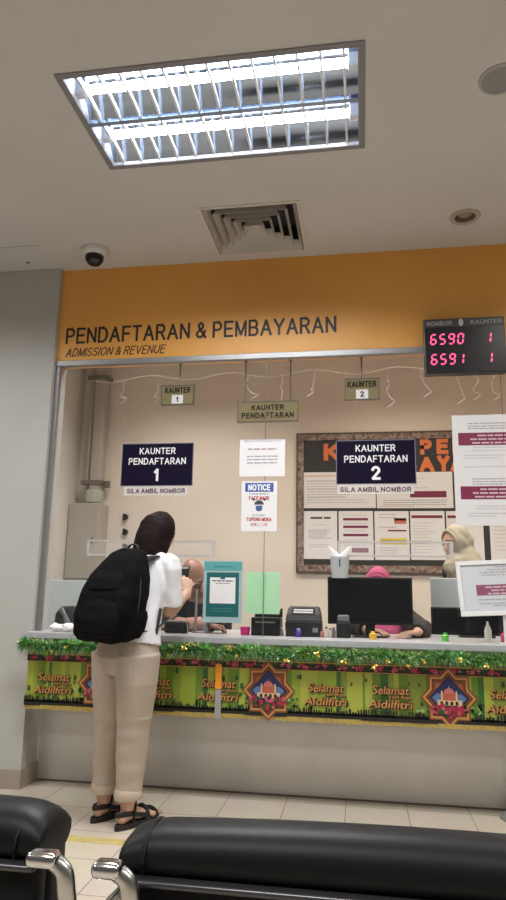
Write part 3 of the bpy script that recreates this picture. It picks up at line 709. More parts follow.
# ------------------------------------------------------------------ pipe, box and hooks in the office corner
t = thing('cable_trunk', 'pale grey vertical cable duct clamped in the office corner above the metal box', 'cable duct', (-2.225, BACK, 1.80))
M_trunk = mat('pale_mauve_grey_pvc', (0.50, 0.45, 0.42), 0.5)
obj('duct', MB().rbox(-.050, .052, -.11, -.002, .02, CEIL-1.80, .02, 3), M_trunk, t, smooth=True)
obj('side_pipe', MB().tube([(-.085, -.05, .02), (-.085, -.05, CEIL-1.802)], .022, n=14, cap='flat'), mat('pale_pipe', (0.52, 0.49, 0.45), 0.5), t, smooth=True)
M_clamp = mat('galvanised_clamp', (0.22, 0.20, 0.17), 0.45, 0.5)
for z in (1.08, .155): obj('clamp', MB().rbox(-.115, .075, -.122, 0, z, z+.035, .004), M_clamp, t)
obj('clamp_end', MB().box(.075, .12, -.06, -.05, .13, .19).box(.085, .11, -.062, -.048, .145, .175), M_clamp, t)
obj('duct_foot', MB().rbox(-.062, .058, -.118, -.002, .0, .11, .012, 2), mat('pale_green_sealant', (0.50, 0.52, 0.47), 0.6, var=.12, scale=25), t, smooth=True)
t = thing('metal_box', 'grey wall mounted electrical box under the cable duct in the office corner', 'electrical box', (-2.265, BACK, 1.164))
M_box = mat('warm_grey_enamel', (0.46, 0.43, 0.38), 0.45)
obj('body', MB().rbox(-.142, .142, -.17, 0, 0, .625, .004), M_box, t)
obj('door', MB().rbox(-.135, .095, -.178, -.168, .012, .612, .003), mat('warm_grey_enamel_door', (0.44, 0.415, 0.37), 0.45), t)
obj('latch', MB().rbox(.075, .088, -.186, -.176, .29, .34, .003), M_clamp, t)
t = thing('metal_bracket', 'small grey bracket standing on the wall below the electrical box', 'bracket', (-2.13, BACK, .86))
obj('post', MB().box(-.012, .012, -.06, -.03, 0, .30).box(-.07, -.05, -.06, -.03, 0, .30), M_alu, t)
obj('shelf_plate', MB().box(-.085, .03, -.20, 0, .285, .302), M_greyplastic, t)
for k, z in enumerate((1.663, 1.538, 1.413)):
    o = obj('wall_hook', MB().prism([(0, 0)]+[(.040*math.cos(a), .027+.027*math.sin(a)) for a in [q*PI/10-PI/2 for q in range(11)]], -.03, 0), M_blackplastic, loc=(-1.985+k*.006, BACK, z))
    tag(o, 'black half round wall hook, %s of three above the woman' % ('topmost', 'middle one', 'lowest')[k], 'wall hook', 'black half round hooks on the back wall')
M_pale = mat('pale_blue_partition', (0.70, 0.80, 0.84), 0.5)
t = thing('desk_partition', 'pale blue low desk partition behind the woman at the left counter', 'partition', (-2.19, 1.02, 0))
obj('panel', MB().rbox(-.205, .20, -.015, .015, .30, 1.155, .004), M_pale, t); obj('leg', MB().box(-.205, -.175, -.02, .02, 0, .30), M_alu, t); obj('leg', MB().box(.17, .20, -.02, .02, 0, .30), M_alu, t)
t = thing('desk_partition', 'pale blue low desk partition in front of the standing officer in cream headscarf', 'partition', (.90, .642, 0))
obj('panel', MB().rbox(-.478, .55, -.015, .015, .30, 1.200, .004), M_pale, t); obj('leg', MB().box(-.478, -.448, -.02, .02, 0, .30), M_alu, t); obj('leg', MB().box(.52, .55, -.02, .02, 0, .30), M_alu, t)

# ------------------------------------------------------------------ things on the counter behind the glass
ZT = TOP+.0005
t = thing('label_printer', 'black label printer with a slotted lid on the counter between the box and monitor', 'printer', (-.34, .20, ZT))
M_prn = mat('printer_charcoal', (0.014, 0.014, 0.016), 0.45, spec=.3)
pb = MB(); pb.prism([(-.098, 0), (.098, 0), (.102, .07), (.098, .085), (-.098, .085), (-.102, .07)], -.10, .10)
obj('lower_body', pb, M_prn, t, bevel=.006)
lid = MB(); prof = [(-.10, .085), (-.085, .125), (-.045, .158), (.03, .165), (.10, .150), (.10, .085)]
lid.add([V((sx*(.100-.012*max(0, z-.1)/.06), y, z)) for sx in (-1, 1) for y, z in prof], [list(range(6)), list(range(11, 5, -1))]+[(i, i+6, (i+1) % 6+6, (i+1) % 6) for i in range(6)])
obj('lid', lid, mat('printer_grey_lid', (0.028, 0.028, 0.032), 0.45, spec=.3), t, bevel=.006)
win = MB(); a, b = V((0, -.0875, .120)), V((0, -.048, .156))
up = (b-a); nrm = V((0, -up.z, up.y)).normalized()*.002
for k, (q0, q1, mi) in enumerate(((.0, 1.0, 0), (.22, .46, 1), (.56, .80, 1))):
    p0 = a+up*q0+nrm*(1+k*.3); p1 = a+up*q1+nrm*(1+k*.3); ww = .066 if mi == 0 else .056
    win.add([p0+V((-ww, 0, 0)), p0+V((ww, 0, 0)), p1+V((ww, 0, 0)), p1+V((-ww, 0, 0))], [(0, 1, 2, 3)], mi)
obj('window_strip', win, [mat('printer_window_dark', (0.012, 0.012, 0.014), 0.2), mat('label_roll_white', (0.42, 0.43, 0.47), 0.5)], t)
obj('slot', MB().box(-.07, .07, -.1015, -.099, .060, .070), M_black_ink, t)
obj('button_panel', MB().box(.055, .085, -.1015, -.099, .025, .05), M_greyplastic, t)

t = thing('receipt_printer', 'black receipt printer with an upright lid beside the pink cup', 'printer', (-.555, .18, ZT))
obj('body', MB().rbox(-.085, .08, -.07, .09, 0, .10, .006), M_blackplastic, t, smooth=True)
obj('lid', MB().rbox(-.082, .076, .045, .085, .09, .135, .006), M_prn, t, smooth=True)
obj('cutter_slot', MB().box(-.06, .055, -.072, -.069, .070, .078), M_greyplastic, t)
obj('aerial', MB().rbox(.068, .082, .06, .075, .10, .150, .004), M_prn, t)
obj('cable', MB().tube([(.07, -.03, .05), (.095, -.05, .03), (.100, -.06, .008)], .005, n=8), M_greyplastic, t, smooth=True)

t = thing('computer_monitor', 'wide glossy black computer monitor standing behind the glass at the second counter', 'monitor', (.038, .20, ZT))
M_gloss = mat('glossy_black_screen', (0.005, 0.005, 0.006), 0.08, spec=.22)
obj('screen_panel', MB().rbox(-.242, .242, -.0, .022, .070, .338, .005), mat('matte_black_bezel', (0.007, 0.007, 0.008), 0.5, spec=.2), t, smooth=True)
obj('screen', MB().box(-.232, .232, -.0012, .0, .083, .328), M_gloss, t)
obj('back_housing', MB().rbox(-.15, .15, .020, .06, .12, .29, .015, 3), M_blackplastic, t, smooth=True)
obj('stand', MB().rbox(-.028, .028, .018, .04, .006, .14, .004), M_blackplastic, t)
obj('stand_base', MB().lathe([(0, 0), (.085, 0), (.085, .006), (.03, .011), (0, .011)], 28, M=Matrix.Translation((0, .03, 0)) @ Matrix.Diagonal((1.2, .8, 1, 1))), M_blackplastic, t, smooth=True)

t = thing('computer_monitor', 'dark computer monitor on the desk behind the framed sign', 'monitor', (.625, .45, ZT))
obj('screen_panel', MB().rbox(-.222, .30, 0, .025, .012, .172, .005), mat('matte_black_bezel', (0.007, 0.007, 0.008), 0.5, spec=.2), t, smooth=True)
obj('screen', MB().box(-.212, .29, -.0012, .0, .024, .162), M_gloss, t)
obj('stand_base', MB().rbox(-.06, .14, -.03, .08, 0, .012, .004), M_blackplastic, t)

t = thing('card_terminal', 'small black terminal with a smooth lid at the foot of the black monitor', 'card terminal', (-.112, .13, ZT))
obj('body', MB().rbox(-.040, .040, -.04, .05, 0, .085, .006), M_blackplastic, t, smooth=True)
obj('glass_top', MB().rbox(-.034, .034, -.03, .04, .084, .125, .010), mat('smoky_clear_plastic', (0.16, 0.17, 0.18), 0.15), t, smooth=True)
def pot(label, x, y, r, hh_, m, cap=None, cat='bottle', name='bottle'):
    t = thing(name, label, cat, (x, y, ZT))
    obj('body', MB().lathe([(0, 0), (r, 0), (r*1.02, hh_*.1), (r, hh_*.68), (r*.62, hh_*.8), (r*.55, hh_*.86), (0, hh_*.86)], 18), m, t, smooth=True)
    obj('cap', MB().lathe([(0, hh_*.82), (r*.6, hh_*.82), (r*.58, hh_), (0, hh_)], 14), cap or m, t, smooth=True)
M_pk = mat('hot_pink_plastic', (0.72, 0.02, 0.25), 0.4)
t = thing('cup', 'small hot pink plastic cup at the left foot of the receipt printer', 'cup', (-.675, .12, ZT))
obj('body', MB().lathe([(0, .002), (0, 0), (.026, 0), (.029, .045), (.026, .045), (.024, .004), (0, .004)], 20), M_pk, t, smooth=True)
pot('small purple bottle standing in front of the label printer', -.362, .07, .017, .048, mat('purple_plastic', (0.06, 0.03, 0.24), 0.35), mat('pale_lilac_cap', (0.35, 0.3, 0.55), .4))
pot('small yellow bottle standing below the middle of the black monitor', .050, .06, .020, .042, mat('yellow_plastic', (0.70, 0.42, 0.04), 0.4))
pot('small bright green bottle standing right of the black monitor', .436, .06, .019, .044, mat('bright_green_plastic', (0.10, 0.50, 0.06), 0.35))
pot('hot pink bottle beside the foot of the framed sign', .765, .12, .03, .058, M_pk)
for k, (x, hh_, c, n) in enumerate(((-.232, .042, (0.35, 0.12, 0.10), 'reddish brown'), (-.208, .058, (0.55, 0.48, 0.40), 'beige'), (-.186, .050, (0.50, 0.42, 0.36), 'tan'), (-.166, .056, (0.10, 0.09, 0.09), 'dark'))):
    pot('%s stamp bottle in the small cluster right of the label printer' % n, x, .10, .011, hh_, mat(n.replace(' ', '_')+'_stamp', c, 0.5), mat('dark_stamp_cap', (0.05, 0.04, 0.04), 0.5), 'stamp bottle', 'stamp_bottle')
t = thing('desk_phone', 'dark rounded desk machine on the counter left of the backpack', 'desk phone', (-1.90, .45, ZT))
pm = MB(); pm.prism([(-.075, 0), (.10, 0), (.10, .115), (.05, .135), (-.035, .130), (-.068, .085)], -.07, .07)
obj('body', pm, mat('slate_plastic', (0.05, 0.058, 0.06), 0.4), t, bevel=.012)
obj('handset', MB().tube([(-.02, -.085, .11), (.01, -.095, .075), (.03, -.09, .03)], [(.02, .012), (.014, .010), (.02, .012)], n=12), M_greyplastic, t, smooth=True)
def crumple(label, x, y, z, r, sd):
    mb_ = MB(); mb_.ball((0, 0, r*.62), (r*1.3, r, r*.72), n=20)
    o_ = obj('crumpled_tissue', MB().add([V(v)*(1+.32*noise.noise(V(v)*70+V((sd, 0, 0)))) for v in mb_.v], mb_.f), mat('tissue_white', (0.82, 0.82, 0.82), 0.9), loc=(x, y, z))
    tag(o_, label, 'tissue')
crumple('crumpled white tissue lying nearest the wall on the counter', -1.755, -.045, TOP+.006, .028, 3)
crumple('crumpled white tissue lying on the counter close to the backpack', -1.685, -.045, TOP+.006, .032, 9)
t = thing('bottle', 'tall white squeeze bottle standing behind the glass beside the easel of the framed sign', 'bottle', (.665, .09, ZT))
obj('body', MB().lathe([(0, 0), (.018, 0), (.019, .06), (.010, .085), (0, .085)], 18), M_white_plastic, t, smooth=True); obj('cap', MB().lathe([(0, .08), (.008, .08), (.005, .108), (0, .108)], 14), M_white_plastic, t, smooth=True)
t = thing('stand_pole', 'thin grey metal stand pole in front of the bald man', 'stand', (-.985, .185, ZT))
obj('base', MB().lathe([(0, 0), (.022, 0), (.021, .006), (0, .008)], 20), M_greyplastic, t, smooth=True); obj('pole', MB().tube([(0, 0, .006), (0, 0, .245)], .008, n=10), mat('grey_pole', (0.26, 0.26, 0.26), 0.5, .3), t, smooth=True)
t = thing('card_reader', 'black low desk machine with a pale rim right of the woman', 'card reader', (-1.085, .12, ZT))
obj('body', MB().rbox(-.07, .075, -.03, .03, 0, .070, .018, 3), M_blackplastic, t, smooth=True)
rim = MB().tube([(-.07, -.032, .068), (.05, -.032, .073), (.074, -.032, .052), (.078, -.032, .004)], .003, n=8)
obj('rim', rim, mat('pale_rim', (0.30, 0.30, 0.31), .4), t, smooth=True)
# ------------------------------------------------------------------ decorations along the counter front
BY = -.115
XA, XB, XR = -1.880, -.780, 1.35
GREENS = [mat('banner_green_%s' % n, c, 0.45) for n, c in (('lime', (0.26, 0.34, 0.035)), ('yellowish', (0.36, 0.40, 0.06)), ('leaf', (0.13, 0.23, 0.022)), ('deep', (0.04, 0.13, 0.025)), ('olive', (0.20, 0.26, 0.035)))]
M_gold = mat('gold_print', (0.50, 0.25, 0.07), 0.4)
M_rust = mat('rust_print', (0.13, 0.026, 0.015), 0.5)
M_red = mat('crimson_print', (0.36, 0.02, 0.05), 0.5)
M_pinkp = mat('pink_print', (0.50, 0.10, 0.14), 0.5)
M_blk = mat('black_print', (0.010, 0.010, 0.008), 0.5)
M_leafp = mat('dark_green_print', (0.012, 0.075, 0.018), 0.5)
M_sky = mat('night_blue_print', (0.014, 0.024, 0.11), 0.4)
M_skyl = mat('pale_blue_print', (0.10, 0.17, 0.33), 0.4)
M_cream_p = mat('cream_print', (0.62, 0.45, 0.24), 0.5)
M_yel = mat('yellow_foil_edge', (0.46, 0.34, 0.09), 0.4, 0.2, var=.2, scale=60)
def wav(x): return .004*math.sin(x*9)+.0025*math.sin(x*23+1)
def banner(label, x0, x1, texts, stars, z0=.437, z1=.742):
    t = thing('banner', label, 'banner', ((x0+x1)/2, BY, z0)); cx = (x0+x1)/2; rn = random.Random(int(x0*100))
    g = MB(); x = x0
    while x < x1-1e-6:
        e = min(x+rn.uniform(.012, .05), x1); k = rn.choice([0, 0, 1, 1, 4, 2, 2, 3]); n = max(1, int((e-x)/.02))
        for i in range(n):
            a, b = x+(e-x)*i/n, x+(e-x)*(i+1)/n
            ya, yb = wav(a), wav(b)
            g.add([V((a-cx, ya, .025)), V((b-cx, yb, .025)), V((b-cx, yb, z1-z0-.044)), V((a-cx, ya, z1-z0-.044)), V((a-cx, ya+.001, .025)), V((b-cx, yb+.001, .025)), V((b-cx, yb+.001, z1-z0-.044)), V((a-cx, ya+.001, z1-z0-.044))], [(0, 1, 2, 3), (7, 6, 5, 4)], k)
        x = e
    # scattered green leaves
    lf = g
    cs = [s for s in texts]+[s for s in stars]
    for c in texts:
        for j in range(9):
            px = c-cx+rn.uniform(-.15, .15); pz = rn.choice([rn.uniform(.075, .105), rn.uniform(.19, .235), rn.uniform(.11, .18)]); r = rn.uniform(.006, .012)
            if not (x0+.01 < px+cx < x1-.01): continue
            lf.prism([(px, pz-r*1.3), (px+r, pz-r*.4), (px+r*.5, pz+r*.2), (px+r*.8, pz+r), (px, pz+r*1.4), (px-r*.8, pz+r), (px-r*.5, pz+r*.2), (px-r, pz-r*.4)], -.0072, -.0066, 5)
    for c in stars:
        for sx in (-1, 1):
            for j in range(12):
                px = c-cx+sx*rn.uniform(.09, .16); pz = rn.uniform(.06, .125); r = rn.uniform(.006, .013)
                if not (x0+.01 < px+cx < x1-.01): continue
                lf.prism([(px-r, pz), (px, pz-r), (px+r, pz), (px, pz+r)], -.0072, -.0066, 5 if j % 3 else 6)
    obj('striped_panel', g, GREENS+[M_leafp, mat('pale_green_print', (0.25, 0.42, 0.16), .5)], t)
    # floral strip along the top
    fb = MB(); fb.box(x0-cx, x1-cx, -.0062, -.0052, z1-z0-.046, z1-z0, 0); fb.box(x0-cx, x1-cx, -.0066, -.0054, z1-z0-.010, z1-z0-.003, 3); fb.box(x0-cx, x1-cx, -.0066, -.0054, z1-z0-.048, z1-z0-.045, 3)
    x = x0+.03
    while x < x1-.02:
        for j in range(9):
            a = rn.uniform(0, 6.28); d = rn.uniform(.004, .024); r = rn.uniform(.006, .011)
            px, pz = x-cx+d*1.3*math.cos(a), z1-z0-.026+d*.55*math.sin(a)
            fb.prism([(px+r*math.cos(q), pz+r*.8*math.sin(q)) for q in [i*PI/4 for i in range(8)]], -.0070-j*.0001, -.0062, rn.choice([1, 1, 2]))
        for j in range(3):
            px = x-cx+.045+rn.uniform(-.012, .012); pz = z1-z0-.027+rn.uniform(-.012, .012)
            fb.prism([(px-.007, pz), (px, pz-.006), (px+.007, pz), (px, pz+.006)], -.0068, -.0062, 4)
        x += .096
    obj('floral_strip', fb, [M_blk, M_red, M_pinkp, M_gold, M_leafp], t)
    # skyline
    sk = MB(); sk.box(x0-cx, x1-cx, -.0072, -.006, .022, .052)
    x = x0
    while x < x1-.008:
        w_ = rn.uniform(.006, .014); hh_ = rn.uniform(.058, .082)
        sk.prism([(x-cx, .04), (min(x+w_, x1)-cx, .04), (min(x+w_, x1)-cx, hh_-.006), (min(x+w_/2, x1)-cx, hh_), (x-cx, hh_-.006)], -.0072, -.006)
        x += w_+rn.uniform(.001, .007)
    obj('skyline', sk, M_blk, t)
    fr = MB(); x = x0
    while x < x1-.003:
        e = min(x+.011, x1); d = rn.uniform(0, .006)
        fr.box(x-cx, e-cx-.0008, -.0072+wav(x), -.006+wav(x), d, .026); x = e
    obj('fringe', fr, M_yel, t)
    for c in texts:
        tx = MB()
        for i, (s, a, b, lo, hi, sh) in enumerate((('Selamat', -.088, .098, .155, .198, .15), ('Hari Raya', -.002, .108, .131, .151, .1), ('Aidilfitri', -.112, .114, .088, .128, .15))):
            if not (x0 <= c+a-.02 and c+b+.02 <= x1): pass
            for dx, dz, mi, y, bo in ((.004, -.004, 2, -.0076, .05), (0, 0, 0, -.0086, .045), (0, 0, 1, -.0098, .006)):
                tx.text(s, c-cx+a+dx, c-cx+b+dx, lo+dz, hi+dz, y, mi, bold=bo, shear=sh)
        obj('greeting_lettering', tx, [M_rust, M_gold, M_blk], t)
    for c in stars:
        zc = .150; s_ = MB(); u = c-cx
        def sq(r, rot, mi, y): s_.prism([(u+r*math.cos(rot+q*PI/2), zc+r*1.07*math.sin(rot+q*PI/2)) for q in range(4)], -y, -.007, mi)
        for r, mi, y in ((.142, 2, .0080), (.132, 0, .0084), (.118, 1, .0088), (.108, 2, .0092)):
            sq(r, 0, mi, y); sq(r, PI/4, mi, y+.0002)
        sq(.092, PI/4, 4, .0096)
        sq(.100, 0, 3, .0100); sq(.094, 0, 5, .0104)
        s_.prism([(u-.06, zc-.028), (u+.06, zc-.028), (u+.085, zc), (u+.06, zc+.02), (u-.06, zc+.02), (u-.085, zc)], -.0107, -.0104, 9)
        obj('star_emblem', s_, [M_gold, M_rust, mat('brown_print', (0.20, 0.06, 0.025), .5), M_blk, mat('orange_print', (0.36, 0.10, 0.03), .5), M_sky, M_red, M_pinkp, M_cream_p, M_skyl], t)
        mo = MB()
        mo.prism([(u+.026*math.cos(a), zc+.022+.026*math.sin(a)) for a in [q*PI/12 for q in range(13)]], -.0112, -.0107, 0)
        mo.prism([(u-.002, zc+.046), (u+.002, zc+.046), (u, zc+.064)], -.0112, -.0107, 1)
        mo.box(u-.034, u+.034, -.0110, -.0107, zc-.012, zc+.023, 2); mo.box(u-.058, u+.062, -.0109, -.0107, zc-.036, zc-.010, 1)
        for a in (-.036, .036): mo.box(u+a-.004, u+a+.004, -.0111, -.0107, zc-.03, zc+.034, 1)
        for a in (-.045, -.02, .005, .03): mo.prism([(u+a, zc-.034), (u+a+.014, zc-.034), (u+a+.014, zc-.020), (u+a+.007, zc-.014), (u+a, zc-.020)], -.0113, -.0107, 3)
        obj('mosque_picture', mo, [mat('rose_dome_print', (0.55, 0.16, 0.14), .5), M_cream_p, mat('terracotta_print', (0.42, 0.10, 0.06), .5), M_blk], t)
        fl = MB()
        for j in range(60):
            a = rn.uniform(-1, 1); px = u+a*.092; pz = zc-.036-rn.uniform(0, .058)*(1-.55*abs(a)); r = rn.uniform(.009, .016)
            fl.prism([(px+r*(1 if i % 2 else .6)*math.cos(q), pz+r*(1 if i % 2 else .6)*math.sin(q)) for i, q in enumerate([i*PI/5 for i in range(10)])], -.0116-j*.00008, -.0107, rn.choice([0, 0, 1, 1, 2, 3]))
        obj('flower_print', fl, [M_red, M_pinkp, M_leafp, M_blk], t)
    return t
S0 = -1.429; PER = .926
banner('long green greeting banner with gold words and mosque star emblems along the counter front', XA, XR, [-1.715, -1.14, S0+PER-.275, S0+PER+.298, S0+2*PER-.295, S0+2*PER+.288], [S0, S0+PER, S0+2*PER])
t = thing('hanging_strip', 'narrow grey strip with an orange upper half hanging in front of the green banner', 'hanging strip', (-.772, BY-.014, .437))
obj('grey_strip', MB().box(-.016, .016, -.003, .0, .0, .16), mat('grey_vinyl_strip', (0.33, 0.33, 0.33), 0.4), t)
obj('orange_tag', MB().box(-.017, .017, -.006, -.003, .150, .276), mat('orange_tag_plastic', (0.85, 0.33, 0.02), 0.45), t)

# tinsel garland
t = thing('tinsel_garland', 'shiny green tinsel garland with gold leaves draped along the counter edge', 'garland', (0, -.152, .784))
foils = [mat('green_foil_'+n, c, 0.3, 0.35) for n, c in (('bright', (0.11, 0.50, 0.12)), ('dark', (0.015, 0.14, 0.03)), ('yellow', (0.48, 0.58, 0.12)), ('silver', (0.75, 0.86, 0.70)))]
rn = random.Random(77); g = MB()
x0, x1 = -1.91, 1.5
g.tube([(x0+(x1-x0)*k/40, .012*math.sin(k*2.1), -.004+.008*math.sin(k*1.7)) for k in range(41)], .008, n=6, sub=1, mi=1)
for k in range(15000):
    x = rn.uniform(x0, x1); a = rn.uniform(0, 2*PI); ln = rn.uniform(.030, .062); wd = .0017
    d = V((rn.gauss(0, .5), math.cos(a), math.sin(a))).normalized(); c = V((x, .010*math.sin(x*25), .006*math.sin(x*19)))
    if c.y+d.y*ln > .026: d.y = -abs(d.y)
    e = c+d*ln+V((0, 0, -.012*rn.random())); s_ = d.orthogonal().normalized()*wd
    md = (c+e)/2+V((0, 0, .004))
    g.add([c-s_, c+s_, md+s_, md-s_, e], [(0, 1, 2, 3), (3, 2, 4)], rn.choices((0, 1, 2, 3), (5, 4, 3, 2))[0])
obj('tinsel', g, foils, t)
M_gl = mat('gold_foil', (0.80, 0.58, 0.14), 0.3, 0.85)
for px, pz in ((-1.70, -.022), (-1.62, .0), (-1.20, .01), (-.93, .030), (-.95, .012), (-.89, .034), (-1.03, -.03), (-.665, -.015), (-.70, .02), (-.40, -.04), (-.24, .0), (-.10, -.03), (.12, -.02), (.05, -.045), (.30, -.015), (.47, -.005), (.22, -.04), (.60, -.03), (.75, -.01), (.95, -.02), (1.2, .0)):
    lf = MB(); r = rn.uniform(.010, .020); M = Matrix.Translation((px, -.050, pz)) @ Matrix.Rotation(rn.uniform(-.5, .5), 4, 'Z') @ Matrix.Rotation(rn.uniform(0, 3), 4, 'Y')
    for q in range(rn.choice((2, 3, 3, 4))):
        a = q*PI/2+rn.uniform(-.5, .5)
        ca, sa = math.cos(a), math.sin(a)
        P2 = lambda l, s: M @ V((ca*l-sa*s, -.004*math.sin(l*90), sa*l+ca*s))
        lf.add([P2(0, 0), P2(r*.5, r*.36), P2(r*1.2, 0), P2(r*.5, -r*.36), M @ V((ca*r*.5, -.007, sa*r*.5))], [(0, 4, 1), (1, 4, 2), (2, 4, 3), (3, 4, 0)])
    obj('gold_leaf', lf, M_gl, t)
# ------------------------------------------------------------------ people
def head_part(mb, c, fwd, up, s=1.0):
    """skull, jaw, nose, brow, lips and ears as overlapping closed lofts; returns the head frame"""
    f = V(fwd).normalized(); u = V(up); u = (u-f*u.dot(f)).normalized(); r = f.cross(u)
    M = Matrix(((r.x, f.x, u.x, c[0]), (r.y, f.y, u.y, c[1]), (r.z, f.z, u.z, c[2]), (0, 0, 0, 1))) @ Matrix.Scale(s, 4)
    def skull(v):
        x, y, z = v
        if z < 0:
            k = -z/.112; x *= 1-.34*k**1.5
            if y < 0: y *= 1-.42*k
            else: y = y*(1-.10*k)+.006*k
        if y > 0 and z > -.02:
            y *= .94
        for sx in (-1, 1):
            d = (x-sx*.032)**2/.016**2+(z-.012)**2/.011**2
            if y > .03 and d < 3: y -= .008*math.exp(-d)
        return V((x, y, z))
    mb.ball((0, 0, 0), (.074, .096, .112), n=36, M=M, fn=skull)
    T = lambda p: M @ V(p)
    mb.tube([T((0, .082, .022)), T((0, .093, -.004)), T((0, .101, -.026))], [(.006*s, .008*s), (.008*s, .010*s), (.013*s, .010*s)], ref=r, n=10)
    mb.ball((0, 0, 0), (.021, .010, .0055), n=12, M=M @ Matrix.Translation((0, .082, -.052)))
    mb.ball((0, 0, 0), (.019, .010, .0065), n=12, M=M @ Matrix.Translation((0, .080, -.062)))
    mb.ball((0, 0, 0), (.022, .018, .016), n=12, M=M @ Matrix.Translation((0, .068, -.092)))
    for sx in (-1, 1):
        mb.tube([T((sx*.012, .086, .028)), T((sx*.034, .081, .032)), T((sx*.052, .064, .026))], .0065*s, n=8)
        mb.ball((0, 0, 0), (.007, .018, .030), n=14, M=M @ Matrix.Translation((sx*.076, -.008, -.004)) @ Matrix.Rotation(sx*.25, 4, 'Z'))
    return M
def face_details(mb, M, brow=3, eye=1, iris=2):
    s = M.to_scale().x
    for sx in (-1, 1):
        mb.ball((0, 0, 0), .0118, n=14, M=M @ Matrix.Translation((sx*.032, .0735, .012)), mi=eye)
        mb.ball((0, 0, 0), (.0058, .003, .0058), n=10, M=M @ Matrix.Translation((sx*.032, .0842, .011)), mi=iris)
        T = lambda p: M @ V(p)
        mb.tube([T((sx*.012, .0915, .031)), T((sx*.032, .088, .037)), T((sx*.052, .069, .030))], [(.002*s, .0035*s)]*3, n=6, mi=brow)
def lips(mb, M, mi=4):
    inv = M.inverted()
    for i, f in enumerate(mb.f):
        if mb.m[i]: continue
        p = inv @ V(mb.v[f[0]])
        if p.y > .074 and abs(p.x) < .021 and -.068 < p.z < -.047: mb.m[i] = mi
def hand_part(mb, w, d, nrm, side, curl, thumb=0.6, s=1.0):
    """palm + five fingers. d finger direction, nrm palm side, side=+1/-1 thumb side along n x d, curl radians per joint for the four fingers"""
    w = V(w); d = V(d).normalized(); n = V(nrm); n = (n-d*n.dot(d)).normalized(); a = n.cross(d)*side
    mb.tube([w-d*.02, w+d*.02*s, w+d*.055*s, w+d*.085*s], [(.024*s, .019*s), (.031*s, .016*s), (.038*s, .0145*s), (.038*s, .012*s)], ref=a, n=16)
    for k, (off, ln, c) in enumerate(zip((.031, .0105, -.0105, -.030), (.072, .080, .074, .058), curl)):
        p = w+d*(.080-.006*abs(k-1))*s+a*off*s; q = d.copy(); P = [p-d*.02*s, p]; ang = 0
        for j, fr in enumerate((.45, .31, .24)):
            ang += c*(.9 if j else .8); q = (d*math.cos(ang)+n*math.sin(ang)); p = p+q*ln*fr*s; P.append(p)
        mb.tube(P, [.0085*s, .0085*s, .0082*s, .0072*s, .0060*s], ref=a, n=10, sub=2)
    p = w+d*.018*s+a*.026*s; P = [p-a*.012*s]; q = (d*.62+a*.72+n*.25).normalized(); P.append(p+q*.012*s); P.append(P[-1]+q*.034*s)
    q = (d*(.62+.3*thumb)+a*(.45-.3*thumb)+n*.45*thumb).normalized(); P.append(P[-1]+q*.028*s); q = (q+n*.3*thumb).normalized(); P.append(P[-1]+q*.024*s)
    mb.tube(P, [.013*s, .0135*s, .0105*s, .0095*s, .0075*s], ref=n, n=10, sub=2)
SKINM = lambda sk, hairm=None: [sk, M_eye, M_iris, hairm or M_brow, M_lip]
def fold_fn(amp, fx, fz, seed=0.0):
    def fn(p, n): return amp*noise.noise(V((p.x*fx+seed, p.y*fx, p.z*fz)))+amp*.5*noise.noise(V((p.x*fx*2.3, p.y*fx*2.3+seed, p.z*fz*2.3)))
    return fn

# ---- the woman at counter 1: local X right, Y the way she faces, Z up
WB = (-1.17, -.46, 0); WYAW = -math.radians(28)
wm = thing('person', 'woman standing at the counter in white t-shirt and beige trousers holding up a phone', 'person', WB, WYAW)
SR, SL = V((.140, .125, 1.225)), V((-.155, .105, 1.225))
ER, WR = V((.118, .150, .980)), V((.066, .345, 1.085))
EL, WL = V((-.185, .150, .985)), V((-.040, .325, 1.098))
HC = V((.008, .185, 1.396)); HF = V((-.26, .90, -.30))
b = MB()
b.tube([(0, 0, .79), (0, .01, .90), (0, .05, 1.02), (0, .09, 1.14), (0, .112, 1.21), (0, .13, 1.250)], [(.155, .11), (.138, .10), (.128, .095), (.140, .095), (.130, .08), (.07, .05)], ref=(1, 0, 0), n=24)
b.tube([(0, .125, 1.23), (0, .150, 1.30), (0, .178, 1.36)], [.055, .046, .048], ref=(1, 0, 0), n=16)
HM = head_part(b, HC, HF, (0, .15, 1), .97)
for S, E, W_ in ((SR, ER, WR), (SL, EL, WL)):
    b.tube([S+V((0, 0, -.005)), (S+E)/2, E], [.046, .041, .034], n=14)
    b.tube([E, E*.7+W_*.3, W_], [.035, .036, .023], n=14)
PH = V((-.020, .412, 1.158))
hand_part(b, WR, V((-.35, .30, .85)), V((-.75, .55, -.35)), -1, (.45, .5, .55, .6), .5, .92)
hand_part(b, WL, V((.78, .60, .14)), V((-.2, -.75, .6)), 1, (.12, .15, .2, .25), .4, .92)
AX = {-1: -.106, 1: .062}
